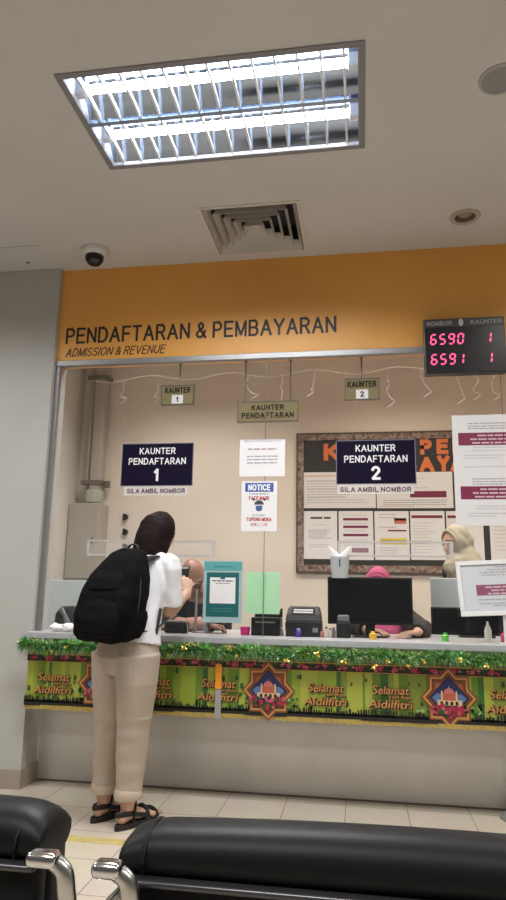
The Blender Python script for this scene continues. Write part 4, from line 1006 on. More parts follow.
for sx in (-1, 1):
    ax_ = AX[sx]
    b.tube([(sx*.078, 0, .80), (sx*.04+ax_*.5, .008, .45), (ax_, -.005, .22), (ax_, -.012, .085)], [.085, .056, .052, .032], n=16)
    hx, hy = ax_, -.055
    b.tube([(hx, hy+.02, .050), (hx, hy+.06, .062), (hx+sx*.002, hy+.12, .048), (hx+sx*.005, hy+.185, .036)], [(.026, .030), (.030, .036), (.036, .024), (.040, .013)], ref=(1, 0, 0), n=16)
    b.ball((hx, hy+.012, .046), (.026, .028, .026), n=14)
    for k in range(5):
        o_ = (k-2)*.0165*(-sx); L_ = (.042, .036, .034, .030, .024)[k]
        b.tube([(hx+sx*.005+o_, hy+.175, .036), (hx+sx*.005+o_*1.05, hy+.19+L_*.5, .037), (hx+sx*.005+o_*1.05, hy+.19+L_, .033)], [.0095, .009, .0085] if k else [.012, .012, .011], n=8)
sk = remesh(b, .004, 2); lips(sk, HM); face_details(sk, HM)
obj('body', sk, SKINM(M_skin), wm, smooth=True, auto=80)
# hair
b = MB()
hair_c = HC+V((-.0, -.012, .012))
f_ = HF.normalized(); u_ = (V((0, 0, 1))-f_*f_.z).normalized(); r_ = f_.cross(u_)
b.ball((0, 0, 0), (.088, .100, .112), n=28, M=Matrix(((r_.x, f_.x, u_.x, hair_c.x), (r_.y, f_.y, u_.y, hair_c.y), (r_.z, f_.z, u_.z, hair_c.z), (0, 0, 0, 1))), fn=lambda v: V((v.x, v.y*(.62 if v.y > .0 and v.z < .055 else .93 if v.y > 0 else 1), v.z)))
b.tube([(0, .145, 1.43), (-.004, .115, 1.36), (-.004, .090, 1.29), (0, .075, 1.235)], [(.086, .075), (.090, .068), (.086, .050), (.070, .030)], ref=(1, 0, 0), n=22)
b.tube([(.070, .165, 1.40), (.078, .150, 1.33), (.072, .135, 1.272)], [(.016, .035), (.016, .034), (.010, .018)], ref=(1, 0, 0), n=12)
b.tube([(-.070, .165, 1.40), (-.082, .150, 1.33), (-.078, .135, 1.272)], [(.016, .035), (.016, .034), (.010, .018)], ref=(1, 0, 0), n=12)
hr = remesh(b, .005, 2, lambda p, n: .0022*noise.noise(V((p.x*110, p.y*110, p.z*6)))+.004*noise.noise(V((p.x*24, p.y*24, p.z*3))))
obj('hair', hr, mat('dark_brown_hair', (0.012, 0.006, 0.0055), 0.6, spec=.12, var=.3, scale=40, stretch=(6, 6, .4), bump=.5, bscale=60), wm, smooth=True, auto=80)
# t-shirt
b = MB()
b.tube([(0, -.005, .838), (0, .005, .90), (0, .045, 1.02), (0, .085, 1.14), (0, .112, 1.222), (0, .128, 1.272)], [(.182, .150), (.172, .138), (.158, .125), (.162, .120), (.158, .102), (.078, .066)], ref=(1, 0, 0), n=28, cap='flat')
for S, E, sx in ((SR, ER, 1), (SL, EL, -1)):
    d_ = (E-S)
    b.tube([S-V((sx*.055, 0, -.008)), S+V((sx*.002, 0, .004)), S+d_*.35+V((sx*.004, .0, 0)), S+d_*.84+V((sx*.006, .004, 0))], [(.058, .058), (.060, .058), (.062, .060), (.066, .066)], ref=(1, 0, 0), n=20, cap='flat')
ts_ = remesh(b, .006, 3, fold_fn(.012, 12, 5.5, 2.0))
M_tee = mat('white_cotton', (0.70, 0.70, 0.72), 0.85, bump=.15, bscale=400)
obj('t_shirt', ts_, M_tee, wm, smooth=True, auto=80)
# trousers
b = MB()
b.tube([(0, 0, .70), (0, -.005, .77), (0, 0, .83), (0, .008, .885)], [(.150, .115), (.176, .138), (.168, .130), (.150, .112)], ref=(1, 0, 0), n=28, cap='flat')
for sx in (-1, 1):
    ax_ = AX[sx]
    b.tube([(sx*.088, -.014, .79), (sx*.075+ax_*.15, -.012, .66), (sx*.035+ax_*.55, .0, .46), (ax_, -.004, .28), (ax_, -.010, .150)], [(.096, .120), (.094, .110), (.078, .090), (.066, .076), (.058, .066)], ref=(1, 0, 0), n=24, cap='flat')
def tf(p, n):
    k = .0035*noise.noise(V((p.x*16, p.y*16, p.z*3.2)))
    if p.z < .5: k += .0045*noise.noise(V((p.x*9+4, p.y*9, p.z*17)))
    if p.z > .64: k += .003*noise.noise(V((p.x*12, p.y*12+3, p.z*9)))
    return k
M_chino = mat('beige_cotton_twill', (0.42, 0.345, 0.28), 0.85, var=.04, scale=14, bump=.2, bscale=500)
tr = obj('trousers', remesh(b, .006, 3, tf), M_chino, wm, smooth=True, auto=80)
for sx in (-1, 1):
    ax_ = AX[sx]
    cu_ = MB().tube([(ax_, -.010, .126), (ax_, -.010, .130), (ax_, -.010, .163), (ax_, -.0095, .168)], [(.059, .067), (.0615, .0695), (.0622, .0702), (.059, .067)], ref=(1, 0, 0), n=32, cap='flat', sub=1)
    obj('turn_up_cuff', cu_, mat('pale_beige_turn_up', (0.50, 0.41, 0.33), .85, bump=.2, bscale=500), tr, smooth=True)
# sandals
M_sole = mat('black_rubber_sole', (0.014, 0.013, 0.013), 0.6); M_strap = mat('black_webbing', (0.010, 0.010, 0.011), 0.7)
for sx in (-1, 1):
    hx, hy = AX[sx], -.055
    so = MB(); n_ = 28
    pts = []
    for k in range(n_):
        a = 2*PI*k/n_; yy = math.cos(a); xx = math.sin(a)
        w_ = .036+.012*max(0, yy)-.004*math.exp(-((yy+.1)/.3)**2)
        pts.append(((hx+sx*.002)+xx*w_, hy+.105+yy*.135))
    vs = [V((x, y, 0)) for x, y in pts]+[V((x, y, .024)) for x, y in pts]
    so.add(vs, [list(range(n_-1, -1, -1)), list(range(n_, 2*n_))]+[(k, (k+1) % n_, (k+1) % n_+n_, k+n_) for k in range(n_)])
    sd = obj('sandal', so, M_sole, wm, smooth=True, auto=40)
    def band(pp, wid, nm='strap'):
        obj(nm, MB().tube(pp, [(wid, .0045)]*len(pp), ref=(0, .25, 1), n=10, sub=3, cap='flat'), M_strap, sd, smooth=True)
    band([(hx-.030, hy+.055, .066), (hx-.022, hy+.008, .068), (hx, hy-.020, .068), (hx+.022, hy+.008, .068), (hx+.030, hy+.055, .066)], .012, 'heel_strap')
    band([(hx-.034, hy+.055, .030), (hx-.034, hy+.062, .068), (hx-.020, hy+.075, .098), (hx+.015, hy+.080, .102), (hx+.034, hy+.062, .070), (hx+.034, hy+.055, .030)], .013, 'ankle_strap')
    band([((hx+sx*.002)-.042, hy+.135, .024), ((hx+sx*.002)-.034, hy+.138, .056), ((hx+sx*.002), hy+.140, .074), ((hx+sx*.002)+.036, hy+.138, .054), ((hx+sx*.002)+.044, hy+.135, .024)], .014, 'instep_strap')
    band([((hx+sx*.005)-.046, hy+.190, .024), ((hx+sx*.005)-.036, hy+.192, .046), ((hx+sx*.005), hy+.194, .054), ((hx+sx*.005)+.038, hy+.192, .045), ((hx+sx*.005)+.048, hy+.190, .024)], .012, 'toe_strap')
    for k in (-1, 1): obj('side_strap', MB().tube([(hx+k*.036, hy+.060, .060), ((hx+sx*.002)+k*.038, hy+.10, .052), ((hx+sx*.002)+k*.040, hy+.138, .044)], [(.010, .004)]*3, ref=(0, 0, 1), n=10), M_strap, sd, smooth=True)

# ---- phone in her hand
def local_M(): return Matrix.Translation(WB) @ Matrix.Rotation(WYAW, 4, 'Z')
pw = local_M() @ PH
ph = thing('phone', 'black smartphone held up in the right hand of the woman', 'phone', pw, WYAW-.25)
PM = Matrix.Rotation(-.15, 4, 'X')
obj('body', MB().rbox(-.036, .036, -.0045, .0045, -.078, .078, .004, 3, M=PM), mat('phone_black', (0.012, 0.012, 0.014), .25), ph, smooth=True)
obj('screen', MB().box(-.033, .033, -.0050, -.0045, -.072, .073, M=PM), mat('dim_phone_screen', (0.02, 0.022, 0.028), .12), ph)
obj('bright_edge', MB().box(-.033, .033, -.0056, -.0050, .060, .072, M=PM), mat('pale_screen_bar', (0.45, 0.47, 0.47), .3), ph)

# ---- backpack
bp = thing('backpack', 'large black backpack worn on the back of the woman', 'backpack', local_M() @ V((.045, -.105, .850)), WYAW+.16)
M_pack = mat('black_nylon', (0.004, 0.004, 0.005), 0.85, spec=.08, bump=.3, bscale=300)
M_pack2 = mat('black_nylon_panel', (0.005, 0.005, 0.006), 0.85, spec=.08, bump=.3, bscale=300)
def sq_loft(rows, n=36, e=3.2):
    """rows: (x,y,z,a,b) superellipse sections"""
    m = MB(); vs = []; fs = []
    for x, y, z, a, b_ in rows:
        for k in range(n):
            t_ = 2*PI*k/n; c_, s_ = math.cos(t_), math.sin(t_)
            vs.append(V((x+a*abs(c_)**(2/e)*(1 if c_ > 0 else -1), y+b_*abs(s_)**(2/e)*(1 if s_ > 0 else -1), z)))
    for i in range(len(rows)-1):
        for k in range(n): fs.append((i*n+k, i*n+(k+1) % n, (i+1)*n+(k+1) % n, (i+1)*n+k))
    fs.append(list(range(n-1, -1, -1))); fs.append(list(range((len(rows)-1)*n, len(rows)*n)))
    return m.add(vs, fs)
rows = [(-.028, -.065, .0, .100, .075), (-.025, -.070, .012, .126, .105), (-.020, -.075, .045, .148, .128), (-.012, -.068, .125, .162, .132), (-.004, -.050, .225, .164, .120), (0, -.022, .315, .148, .100), (0, .010, .387, .122, .076), (0, .035, .430, .092, .054), (0, .048, .450, .056, .032), (0, .052, .455, .03, .015)]
mbp = sq_loft(rows)
obj('main_compartment', remesh(mbp, .007, 2, fold_fn(.008, 9, 7, 5.0)), M_pack, bp, smooth=True, auto=80)
rows = [(0, -.165, .030, .085, .030), (0, -.172, .045, .115, .042), (0, -.168, .115, .125, .046), (0, -.154, .175, .12, .040), (0, -.140, .21, .10, .03), (0, -.130, .222, .08, .018)]
obj('front_pocket', remesh(sq_loft(rows), .007, 2, fold_fn(.006, 9, 9, 8.0)), M_pack2, bp, smooth=True, auto=80)
rows = [(0, -.130, .236, .09, .026), (0, -.130, .252, .108, .034), (0, -.108, .302, .102, .034), (0, -.084, .338, .082, .025), (0, -.074, .350, .06, .014)]
obj('top_pocket', remesh(sq_loft(rows), .007, 2, fold_fn(.005, 9, 9, 11.0)), M_pack2, bp, smooth=True, auto=80)
obj('zipper', MB().tube([(-.150, -.070, .11), (-.156, -.058, .225), (-.134, -.034, .333), (-.082, -.002, .42), (0, .014, .452), (.082, -.002, .42), (.134, -.034, .333), (.156, -.058, .225), (.150, -.070, .11)], .004, n=6), mat('dark_zip', (0.02, 0.02, 0.024), .5), bp, smooth=True)
obj('haul_loop', MB().tube([(-.030, .070, .430), (-.028, .073, .465), (0, .075, .477), (.028, .073, .465), (.030, .070, .430)], [(.010, .004)]*5, ref=(0, 1, 0), n=8), M_strap, bp, smooth=True)
for sx in (-1, 1):
    obj('side_pocket', remesh(sq_loft([(sx*.128-.024, -.05, .02, .022, .06), (sx*.146-.020, -.05, .06, .020, .075), (sx*.154-.014, -.046, .12, .017, .075), (sx*.152-.008, -.046, .150, .010, .065)], 24), .006, 2), M_pack2, bp, smooth=True, auto=80)
    P = [(sx*.075, .060, .40), (sx*.085-.01, .130, .415), (sx*.090-.03, .225, .415), (sx*.100-.045, .325, .36), (sx*.115-.045, .340, .27), (sx*.148-.045, .290, .16), (sx*.172-.045, .190, .095), (sx*.160-.03, .10, .06), (sx*.125-.02, .02, .05)]
    obj('shoulder_strap', MB().tube(P, [(.028, .007)]*5+[(.022, .006), (.015, .004), (.014, .004), (.014, .004)], ref=(1, 0, 0), n=12), M_strap, bp, smooth=True)
obj('loose_strap_end', MB().tube([(.150, .125, .16), (.146, .115, .09), (.138, .105, .005)], [(.013, .002)]*3, ref=(0, 1, 0), n=8, cap='flat'), mat('dark_webbing', (0.03, 0.03, 0.035), .7), bp, smooth=True)

# ---- bald man behind counter 1, bent over the desk, facing the glass
mn = thing('person', 'bald man in a black shirt bent over the desk behind the glass', 'person', (-1.16, .78, 0))
c0 = V((-1.16, .78, 0)); L = lambda *p: V(p)-c0
hc = L(-1.105, .56, 1.195); hf = V((.10, -.62, -.80))
b = MB()
b.tube([L(-1.18, .92, .50), L(-1.17, .88, .70), L(-1.15, .80, .90), L(-1.14, .73, 1.03), L(-1.13, .69, 1.09)], [(.175, .13), (.165, .125), (.175, .12), (.17, .10), (.10, .07)], ref=(1, 0, 0), n=24)
b.tube([L(-1.13, .70, 1.05), L(-1.12, .65, 1.12), L(-1.11, .60, 1.17)], [.062, .055, .055], n=14)
HM2 = head_part(b, hc, hf, (0, -.6, .8), 1.06)
sr, sl = L(-1.31, .72, 1.03), L(-.97, .70, 1.03)
er, wr = L(-1.265, .44, .895), L(-.915, .225, .892)
el, wl = L(-.93, .50, .90), L(-1.10, .335, .90)
for S, E, W_ in ((sr, er, wr), (sl, el, wl)):
    b.tube([S, (S+E)/2, E], [.055, .048, .042], n=14); b.tube([E, E*.6+W_*.4, W_], [.042, .040, .029], n=14)
hand_part(b, wr, V((1, .02, -.10)), V((0, -.3, -1)), 1, (.8, .85, .9, .9), .5, 1.02)
hand_part(b, wl, V((-.9, -.3, -.05)), V((0, 0, -1)), 1, (.3, .3, .3, .3), .4, 1.02)
for sx in (-1, 1):
    b.tube([L(-1.18+sx*.09, .95, .48), L(-1.18+sx*.12, .66, .50), L(-1.18+sx*.13, .50, .49), L(-1.18+sx*.13, .50, .46), L(-1.18+sx*.12, .53, .25), L(-1.18+sx*.12, .56, .09)], [.088, .075, .062, .058, .052, .04], n=14, sub=2)
    b.tube([L(-1.18+sx*.12, .60, .05), L(-1.18+sx*.12, .50, .05), L(-1.18+sx*.12, .39, .03)], [(.035, .04), (.04, .032), (.04, .018)], ref=(1, 0, 0), n=12)
sk = remesh(b, .005, 2); lips(sk, HM2); face_details(sk, HM2)
obj('body', sk, SKINM(M_skin_dark), mn, smooth=True, auto=80)
M_shirt = mat('black_cotton', (0.013, 0.013, 0.015), .8, bump=.2, bscale=300)
b = MB()
b.tube([L(-1.18, .92, .46), L(-1.17, .88, .70), L(-1.15, .80, .90), L(-1.14, .735, 1.03), L(-1.13, .70, 1.09)], [(.20, .16), (.19, .15), (.20, .145), (.19, .12), (.085, .07)], ref=(1, 0, 0), n=26, cap='flat')
for S, E, W_, k in ((sr, er, wr, .35), (sl, el, wl, .5)):
    b.tube([S+(V((0, .05, .0))), S, (S+E)/2, E, E*(1-k)+W_*k], [.07, .074, .066, .058, .052], n=16, cap='flat')
obj('shirt', remesh(b, .007, 3, fold_fn(.008, 9, 9, 3.0)), M_shirt, mn, smooth=True, auto=80)
b = MB(); b.tube([L(-1.18, .96, .46), L(-1.18, .90, .60)], [(.20, .15), (.185, .14)], ref=(1, 0, 0), n=20, cap='flat')
for sx in (-1, 1): b.tube([L(-1.18+sx*.09, .97, .48), L(-1.18+sx*.12, .66, .50), L(-1.18+sx*.13, .49, .49), L(-1.18+sx*.13, .485, .45), L(-1.18+sx*.12, .525, .25), L(-1.18+sx*.12, .56, .06)], [.105, .092, .078, .074, .070, .068], n=16, sub=2, cap='flat')
M_dtr = mat('charcoal_trousers', (0.03, 0.03, 0.035), .85)
obj('trousers', remesh(b, .009, 2), M_dtr, mn, smooth=True, auto=80)
wt = wr*1.02+er*-.02
wa = (wr-er).normalized(); q = wa.to_track_quat('Z', 'Y').to_matrix().to_4x4()
wo = obj('wristwatch', MB().lathe([(.031, -.018), (.037, -.018), (.037, .018), (.031, .018), (.031, -.018)], 24, M=Matrix.Translation(wt) @ q), mat('steel_bracelet', (0.42, 0.42, 0.43), .35, .8, bump=.6, bscale=250), mn, smooth=True)
obj('dial', MB().lathe([(0, 0), (.017, 0), (.017, .006), (0, .006)], 20, M=Matrix.Translation(wt+V((0, -.030, .022))) @ Matrix.Rotation(-.0, 4, 'Z') @ Matrix.Rotation(math.radians(55), 4, 'X')), mat('dark_dial', (0.03, 0.03, 0.04), .2), wo, smooth=True)
gl_ = MB()
for sx in (-1, 1): gl_.lathe([(.017, -.0015), (.020, -.0015), (.020, .0015), (.017, .0015), (.017, -.0015)], 20, M=HM2 @ Matrix.Translation((sx*.033, .094, .008)) @ Matrix.Rotation(PI/2, 4, 'X'))
T = lambda p: HM2 @ V(p)
gl_.tube([T((-.014, .095, .010)), T((0, .099, .013)), T((.014, .095, .010))], .0018, n=6)
for sx in (-1, 1): gl_.tube([T((sx*.052, .092, .010)), T((sx*.078, .05, .012)), T((sx*.080, -.01, .010))], .002, n=6)
obj('spectacles', gl_, M_blackplastic, mn, smooth=True)

# ---- chairs the seated staff use
def office_chair(x, y, label, rz=0):
    t = thing('office_chair', label, 'office chair', (x, y, 0), rz)
    k = MB()
    for q in range(5):
        a = q*2*PI/5; k.tube([(0, 0, .09), (.26*math.cos(a), .26*math.sin(a), .065)], .016, n=8)
        k.ball((.26*math.cos(a), .26*math.sin(a), .03), .03, n=12)
    obj('star_base', k, M_blackplastic, t, smooth=True)
    obj('gas_lift', MB().tube([(0, 0, .09), (0, 0, .36)], .025, n=12, cap='flat'), M_chrome, t, smooth=True)
    obj('seat', MB().rbox(-.23, .23, -.23, .23, .355, .40, .02, 3), mat('dark_chair_fabric', (0.02, 0.02, 0.024), .9), t, smooth=True)
    obj('backrest', MB().rbox(-.21, .21, .255, .295, .48, .92, .018, 3), mat('dark_chair_fabric', (0.02, 0.02, 0.024), .9), t, smooth=True)
    obj('back_support', MB().box(-.03, .03, .20, .28, .34, .365).box(-.03, .03, .29, .305, .34, .55), M_blackplastic, t)
office_chair(-1.18, .98, 'dark office chair under the bald man behind the first counter')
office_chair(.10, 1.0, 'dark office chair under the officer in a pink headscarf')

# ---- officer in a pink headscarf behind the black monitor
pk = thing('person', 'seated officer in a pink headscarf and dark patterned top behind the black monitor', 'person', (.10, .80, 0))
c0 = V((.10, .80, 0)); L = lambda *p: V(p)-c0
hc = L(.095, .68, 1.140); hf = V((-.08, -.95, -.35))
b = MB()
b.tube([L(.10, .94, .46), L(.10, .92, .66), L(.10, .84, .84), L(.10, .78, .95), L(.10, .75, 1.0)], [(.165, .125), (.15, .115), (.16, .115), (.15, .095), (.08, .06)], ref=(1, 0, 0), n=24)
b.tube([L(.10, .76, .97), L(.10, .73, 1.04), L(.10, .71, 1.09)], [.05, .046, .048], n=14)
HM3 = head_part(b, hc, hf, (0, 0, 1), .98)
sr, sl = L(-.055, .76, .96), L(.255, .76, .96)
er, wr = L(-.10, .52, .885), L(.03, .345, .885)
el, wl = L(.350, .44, .895), L(.30, .245, .885)
for S, E, W_ in ((sr, er, wr), (sl, el, wl)):
    b.tube([S, (S+E)/2, E], [.048, .042, .036], n=14); b.tube([E, E*.6+W_*.4, W_], [.037, .035, .025], n=14)
hand_part(b, wl, V((-.75, -.40, -.08)), V((0, 0, -1)), 1, (.35, .4, .45, .5), .5, .95)
hand_part(b, wr, V((.75, -.40, -.05)), V((0, 0, -1)), -1, (.3, .3, .35, .35), .4, .95)
for sx in (-1, 1):
    b.tube([L(.10+sx*.09, .97, .46), L(.10+sx*.11, .72, .47), L(.10+sx*.12, .56, .46), L(.10+sx*.12, .56, .43), L(.10+sx*.11, .58, .24), L(.10+sx*.11, .60, .09)], [.085, .072, .06, .056, .05, .038], n=14, sub=2)
    b.tube([L(.10+sx*.11, .64, .05), L(.10+sx*.11, .56, .045), L(.10+sx*.11, .46, .03)], [(.032, .036), (.036, .03), (.036, .018)], ref=(1, 0, 0), n=12)
sk = remesh(b, .005, 2); lips(sk, HM3); face_details(sk, HM3)
obj('body', sk, SKINM(M_skin), pk, smooth=True, auto=80)
M_batik = mat('dark_patterned_cloth', (0.022, 0.018, 0.018), .8, var=.9, scale=45)
b = MB()
b.tube([L(.10, .95, .44), L(.10, .92, .66), L(.10, .845, .84), L(.10, .785, .95), L(.10, .755, 1.01)], [(.20, .16), (.18, .145), (.185, .14), (.172, .115), (.075, .06)], ref=(1, 0, 0), n=24, cap='flat')
for S, E, W_ in ((sr, er, wr), (sl, el, wl)):
    b.tube([S+V((0, .05, 0)), S, (S+E)/2, E, E*.15+W_*.85], [.062, .066, .062, .056, .050], n=16, cap='flat')
obj('top', remesh(b, .007, 3, fold_fn(.008, 9, 9, 7.0)), M_batik, pk, smooth=True, auto=80)
b = MB(); b.tube([L(.10, .99, .43), L(.10, .93, .58)], [(.20, .15), (.18, .14)], ref=(1, 0, 0), n=20, cap='flat')
for sx in (-1, 1): b.tube([L(.10+sx*.09, .99, .46), L(.10+sx*.11, .72, .47), L(.10+sx*.12, .55, .46), L(.10+sx*.12, .545, .42), L(.10+sx*.11, .575, .24), L(.10+sx*.11, .60, .06)], [.105, .09, .078, .074, .075, .08], n=16, sub=2, cap='flat')
obj('skirt', remesh(b, .009, 2), M_dtr, pk, smooth=True, auto=80)
def hijab(parent, HM, drape, m, s, fold, fwd_cut=.055):
    b = MB()
    b.ball((0, 0, 0), (.092, .112, .128), n=30, M=HM @ Matrix.Translation((0, -.014, .004)), fn=lambda v: V((v.x, v.y if v.y < fwd_cut else fwd_cut+(v.y-fwd_cut)*.25, v.z)))
    for pts, rad in drape: b.tube(pts, rad, ref=(1, 0, 0), n=24)
    return obj('headscarf', remesh(b, .006, 2, fold), m, parent, smooth=True, auto=80)
# rolled edge framing the face
def brim(parent, HM, m, rr=.010):
    pts = [HM @ V((.070*math.sin(a)*(1 if math.cos(a) > 0 else .9), .062-.010*abs(math.sin(a)), .005+.092*math.cos(a))) for a in [2*PI*k/18 for k in range(19)]]
    obj('scarf_edge', MB().tube(pts, rr, n=8, sub=2), m, parent, smooth=True)
M_pinks = mat('pink_scarf', (0.48, 0.08, 0.20), .75, bump=.2, bscale=300)
hj = hijab(pk, HM3, [([L(.095, .70, 1.08), L(.098, .71, 1.01), L(.10, .72, .93), L(.10, .69, .87)], [(.085, .085), (.13, .115), (.175, .14), (.165, .125)])], M_pinks, .98, fold_fn(.009, 8, 8, 4.0))
brim(hj, HM3, M_pinks)

# ---- standing officer in a cream headscarf, turned towards her colleague
cr = thing('person', 'standing officer in a cream headscarf and dark top looking down at a colleague', 'person', (.714, .905, 0))
c0 = V((.70, .82, 0)); L = lambda *p: V(p)-c0
hc = L(.610, .80, 1.435); hf = V((-.86, -.52, -.20))
b = MB()
b.tube([L(.74, .84, .80), L(.73, .84, .95), L(.70, .83, 1.10), L(.67, .82, 1.22), L(.655, .815, 1.28)], [(.16, .115), (.14, .10), (.145, .105), (.15, .095), (.075, .06)], ref=(.5, -.86, 0), n=24)
b.tube([L(.66, .815, 1.24), L(.64, .81, 1.32), L(.63, .805, 1.38)], [.052, .046, .048], n=14)
HM4 = head_part(b, hc, hf, (0, 0, 1), .98)
ax = V((.5, -.86, 0))*.155
sl, sr = L(.67, .82, 1.24)-V((-.5, .86, 0))*-.155*0+V((.078, -.133, 0)), L(.67, .82, 1.24)+V((-.078, .133, 0))
for S, sgn in ((sl, 1), (sr, -1)):
    E = S+V((.03, -.02*sgn, -.245)); W_ = E+(V((-.20, .02, -.035)) if sgn > 0 else V((-.13, .01, -.17)))
    b.tube([S, (S+E)/2, E], [.047, .042, .035], n=14); b.tube([E, E*.6+W_*.4, W_], [.036, .034, .024], n=14)
    hand_part(b, W_, V((-.9, .25, -.1)) if sgn > 0 else V((-.4, .1, -.8)), V((-.1, .3, -.9)) if sgn > 0 else V((-.3, .5, -.2)), sgn, (.3, .35, .4, .4), .4, .93)
for sx in (-1, 1):
    o_ = V((.5, -.86, 0))*.085*sx
    b.tube([L(.74, .84, .82)+o_, L(.74, .84, .45)+o_, L(.745, .845, .25)+o_, L(.745, .845, .085)+o_], [.088, .058, .053, .036], n=14)
    b.tube([L(.765, .855, .05)+o_, L(.70, .82, .055)+o_, L(.60, .765, .03)+o_], [(.03, .035), (.034, .032), (.036, .016)], ref=(.5, -.86, 0), n=12)
sk = remesh(b, .005, 2); lips(sk, HM4); face_details(sk, HM4)
obj('body', sk, SKINM(M_skin), cr, smooth=True, auto=80)
b = MB()
b.tube([L(.745, .84, .66), L(.74, .84, .80), L(.73, .84, .95), L(.70, .83, 1.10), L(.67, .82, 1.225), L(.655, .815, 1.29)], [(.21, .17), (.195, .15), (.172, .135), (.172, .13), (.172, .115), (.07, .06)], ref=(.5, -.86, 0), n=24, cap='flat')
for S, sgn in ((sl, 1), (sr, -1)):
    E = S+V((.03, -.02*sgn, -.245)); W_ = E+(V((-.20, .02, -.035)) if sgn > 0 else V((-.13, .01, -.17)))
    b.tube([S+V((0, 0, .02)), S, (S+E)/2, E, E*.2+W_*.8], [.05, .064, .060, .054, .050], n=16, cap='flat')
obj('top', remesh(b, .007, 3, fold_fn(.008, 9, 7, 9.0)), M_shirt, cr, smooth=True, auto=80)
b = MB(); b.tube([L(.74, .84, .80), L(.745, .84, .5), L(.75, .845, .10)], [(.175, .14), (.19, .155), (.21, .17)], ref=(.5, -.86, 0), n=28, cap='flat')
obj('skirt', remesh(b, .009, 2, fold_fn(.012, 9, 1.5, 1.0)), M_dtr, cr, smooth=True, auto=80)
M_creams = mat('cream_scarf', (0.40, 0.365, 0.28), .75, bump=.2, bscale=300)
hj = hijab(cr, HM4, [([L(.640, .81, 1.40), L(.655, .80, 1.32), L(.670, .79, 1.25), L(.655, .765, 1.215)], [(.085, .075), (.110, .100), (.135, .120), (.12, .10)]), ([L(.63, .77, 1.33), L(.60, .74, 1.27), L(.60, .72, 1.215)], [(.08, .06), (.09, .06), (.05, .03)])], M_creams, .98, lambda p, n: .008*noise.noise(V((p.x*14+p.z*10, p.y*14, p.z*14)))+.004*noise.noise(V((p.x*30, p.y*30, p.z*22))))
brim(hj, HM4, M_creams)
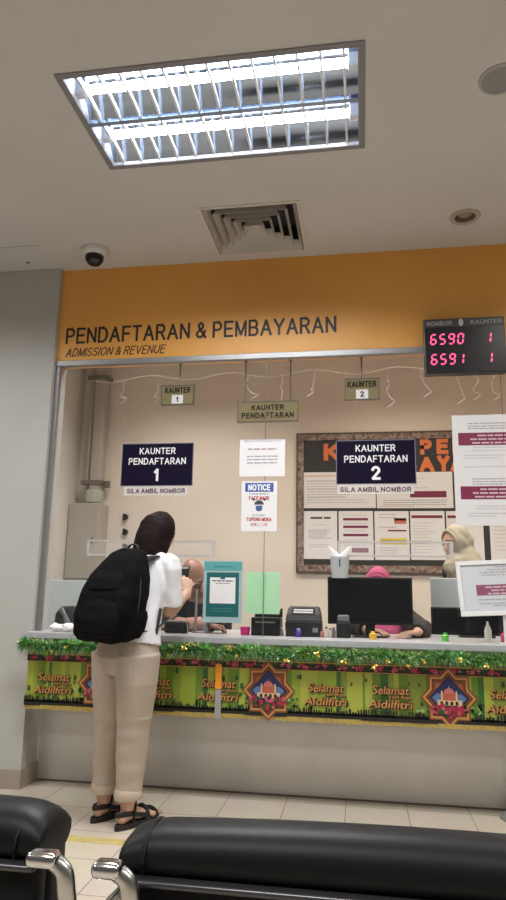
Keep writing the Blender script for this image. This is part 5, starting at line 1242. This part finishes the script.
# ------------------------------------------------------------------ waiting chairs in front of the camera
M_leather = mat('black_leatherette', (0.006, 0.0065, 0.0075), 0.45, spec=.22, bump=.12, bscale=160)
M_leather2 = mat('black_leatherette_panel', (0.005, 0.005, 0.006), 0.55, spec=.25, bump=.1, bscale=160)
M_ridge = mat('dark_metal_ridge', (0.10, 0.10, 0.11), 0.28, .7)
def waiting_chair(label, x0, x1, ztop, arms, group='waiting chairs'):
    cx = (x0+x1)/2; w = (x1-x0)/2; y0 = -2.955
    t = thing('waiting_chair', label, 'chair', (cx, y0, 0), 0, group)
    # rolled head cushion: rounded section swept sideways with soft ends
    m = MB(); vs = []; fs = []; n = 28
    xsn = [-w+.0, -w+.004, -w+.014, -w+.030, -w+.05]+[-w+.05+(2*w-.1)*k/8 for k in range(1, 8)]+[w-.05, w-.030, w-.014, w-.004, w]
    def k_of(x):
        d = w-abs(x)
        return .50 if d < .001 else .66 if d < .006 else .83 if d < .018 else .95 if d < .035 else 1.0
    cz = ztop-.030
    for x in xsn:
        k = k_of(x)
        for q in range(n):
            a = 2*PI*q/n; c_, s_ = math.cos(a), math.sin(a)
            yy = .050*abs(c_)**(.75)*(1 if c_ > 0 else -1); zz = (.030*s_ if s_ > 0 else .024*s_)
            vs.append(V((x, .045+yy*(.93+.07*k), cz+(zz*k if s_ > 0 else zz)+(.012*(1-((x-.08)/(w+.08))**2)*s_*k if s_ > 0 else 0))))
    for i in range(len(xsn)-1):
        for q in range(n): fs.append((i*n+q, i*n+(q+1) % n, (i+1)*n+(q+1) % n, (i+1)*n+q))
    fs += [list(range(n-1, -1, -1)), list(range((len(xsn)-1)*n, len(xsn)*n))]
    m.add(vs, fs); hc_ = obj('head_cushion', m, M_leather, t, smooth=True, auto=60)
    for sx in (-1, 1):
        pts = [(sx*(w-.032), .045+.0535*math.cos(a), cz+.0308*math.sin(a)) for a in [PI*k/10-.3 for k in range(13)]]
        obj('seam_piping', MB().tube(pts, .0028, n=6, sub=1), M_leather2, hc_, smooth=True)
    obj('ridge_trim', MB().rbox(-w+.002, w-.002, -.014, .012, ztop-.056, ztop-.047, .0042, 3), M_ridge, t, smooth=True)
    bk = MB().rbox(-w+.001, w-.001, .0, .03, .46, ztop-.05, .008, 2)
    obj('back_panel', bk, M_leather2, t, smooth=True)
    pd = MB(); 
    for k in range(2): pd.rbox(-w+.002, w-.002, .028, .098, .47+k*(ztop-.50)/2, .465+(k+1)*(ztop-.50)/2, .02, 3)
    obj('back_padding', pd, M_leather, t, smooth=True)
    obj('fixing_clip', MB().prism([(-.010, .008), (.010, .008), (.006, 0), (-.006, 0)], -.003, 0, M=Matrix.Translation((-w+.09, .0, ztop-.095))), mat('pale_metal_clip', (0.5, 0.5, 0.5), .4, .5), t)
    obj('seat', MB().rbox(-w+.01, w-.01, .08, .56, .40, .465, .025, 3), M_leather, t, smooth=True)
    for sx in arms:
        ax_ = sx*w
        # flat chrome stub at the back, bending down into the upright and forward as the arm rest
        za = ztop-.028; xa = ax_+(-.019 if sx < 0 else .002); xb = ax_+(.017 if sx < 0 else .041)
        ar = obj('arm_rest', MB().rbox(xa, xb, -.050, -.024, za-.0092, za+.0092, .0075, 4), M_chrome, t, smooth=True, auto=40)
        s1 = MB().tube([(xb-.012, -.030, za-.004), (xb+.004, -.030, za-.014), (xb+.008, -.028, za-.036), (xb+.010, -.020, za-.09), (xb+.012, -.012, za-.34)], [(.010, .009), (.0115, .009), (.012, .009), (.012, .009), (.012, .009)], ref=(1, 0, 0), n=16, cap='flat')
        obj('arm_upright', s1, mat('satin_chrome', (0.55, 0.54, 0.52), .3, 1.0), ar, smooth=True)
        xc = ax_+sx*.012
        obj('arm_loop', MB().tube([(xc, -.006, za-.20), (xc, .10, za-.17), (xc, .36, za-.175), (xc, .42, za-.21), (xc, .41, za-.36)], [(.020, .008)]*5, ref=(1, 0, 0), n=14), M_chrome, ar, smooth=True)
    obj('beam', MB().box(-w-.02, w+.02, .24, .32, .33, .39), mat('black_steel_beam', (0.02, 0.02, 0.02), .4, .5), t)
    for sx in (-1, 1):
        lg = MB(); lg.tube([(sx*(w-.08), .28, .35), (sx*(w-.08), .28, .06)], .022, n=14, cap='flat'); lg.tube([(sx*(w-.08), .02, .025), (sx*(w-.08), .16, .05), (sx*(w-.08), .40, .05), (sx*(w-.08), .54, .025)], [(.025, .018)]*4, ref=(1, 0, 0), n=12)
        obj('leg', lg, M_chrome, t, smooth=True)
    return t
waiting_chair('black padded waiting chair nearest the camera at the lower right', -.302, .30, .813, (-1,))
waiting_chair('black padded waiting chair at the lower left corner of the picture', -.966, -.406, .818, (1,))
t = thing('barrier_post', 'grey metal barrier post with a round base at the right end of the counter base', 'barrier post', (.765, .02, 0))
obj('base', MB().lathe([(0, 0), (.10, 0), (.10, .012), (.08, .024), (.025, .034), (0, .034)], 32), M_alu, t, smooth=True)
obj('pole', MB().tube([(0, 0, .03), (0, 0, .40)], .016, n=16, cap='flat'), M_chrome, t, smooth=True)
obj('top_cap', MB().lathe([(0, .395), (.022, .395), (.022, .43), (0, .44)], 20), M_blackplastic, t, smooth=True)

# ------------------------------------------------------------------ light
def area(name, x, y, z, sx, sy, power, col=(1, 1, 1), spread=math.radians(150)):
    l = bpy.data.lights.new(name, 'AREA'); l.shape = 'RECTANGLE'; l.size = sx; l.size_y = sy; l.energy = power; l.color = col; l.spread = spread
    o = bpy.data.objects.new(name, l); C.objects.link(o); o.location = (x, y, z); return o
area('troffer_light', -.58, -1.325, CEIL-.012, 1.15, .55, 40, (.97, .98, 1.0), math.radians(150))
for i, (x, y) in enumerate(((1.6, -1.325), (-2.9, -1.325), (-.58, -4.2), (1.6, -4.2), (-2.9, -4.2))):
    area('waiting_room_troffer', x, y, CEIL-.012, 1.15, .55, 33, (1.0, .97, .93), math.radians(150))
for x, c in ((-1.3, (1.0, .94, .86)), (.3, (1.0, .89, .74)), (1.9, (1.0, .87, .69))): area('office_troffer', x, .72, CEIL-.03, 1.1, .5, 18, c, math.radians(115))
w = bpy.data.worlds.new('ambient'); bpy.context.scene.world = w; w.use_nodes = True
w.node_tree.nodes['Background'].inputs[0].default_value = (1.0, .96, .90, 1); w.node_tree.nodes['Background'].inputs[1].default_value = .10

# ------------------------------------------------------------------ camera
cam = bpy.data.cameras.new('camera'); co = bpy.data.objects.new('camera', cam); C.objects.link(co)
cam.sensor_fit = 'VERTICAL'; cam.sensor_height = 36; cam.lens = 672.42/900*36; cam.clip_start = .01
r = V((0.98728773, 0.15808514, 0.01649354)); u = V((0.01610803, -0.2027518, 0.97909767)); f = V((-0.15812488, 0.96638543, 0.2027208))
co.matrix_world = Matrix(((r.x, u.x, -f.x, 0), (r.y, u.y, -f.y, -3.8327), (r.z, u.z, -f.z, 1.1111), (0, 0, 0, 1)))
sc = bpy.context.scene; sc.camera = co
sc.view_settings.view_transform = 'Standard'; sc.view_settings.look = 'None'; sc.view_settings.exposure = 0.0; sc.view_settings.gamma = 1; sc.view_settings.use_curve_mapping = False
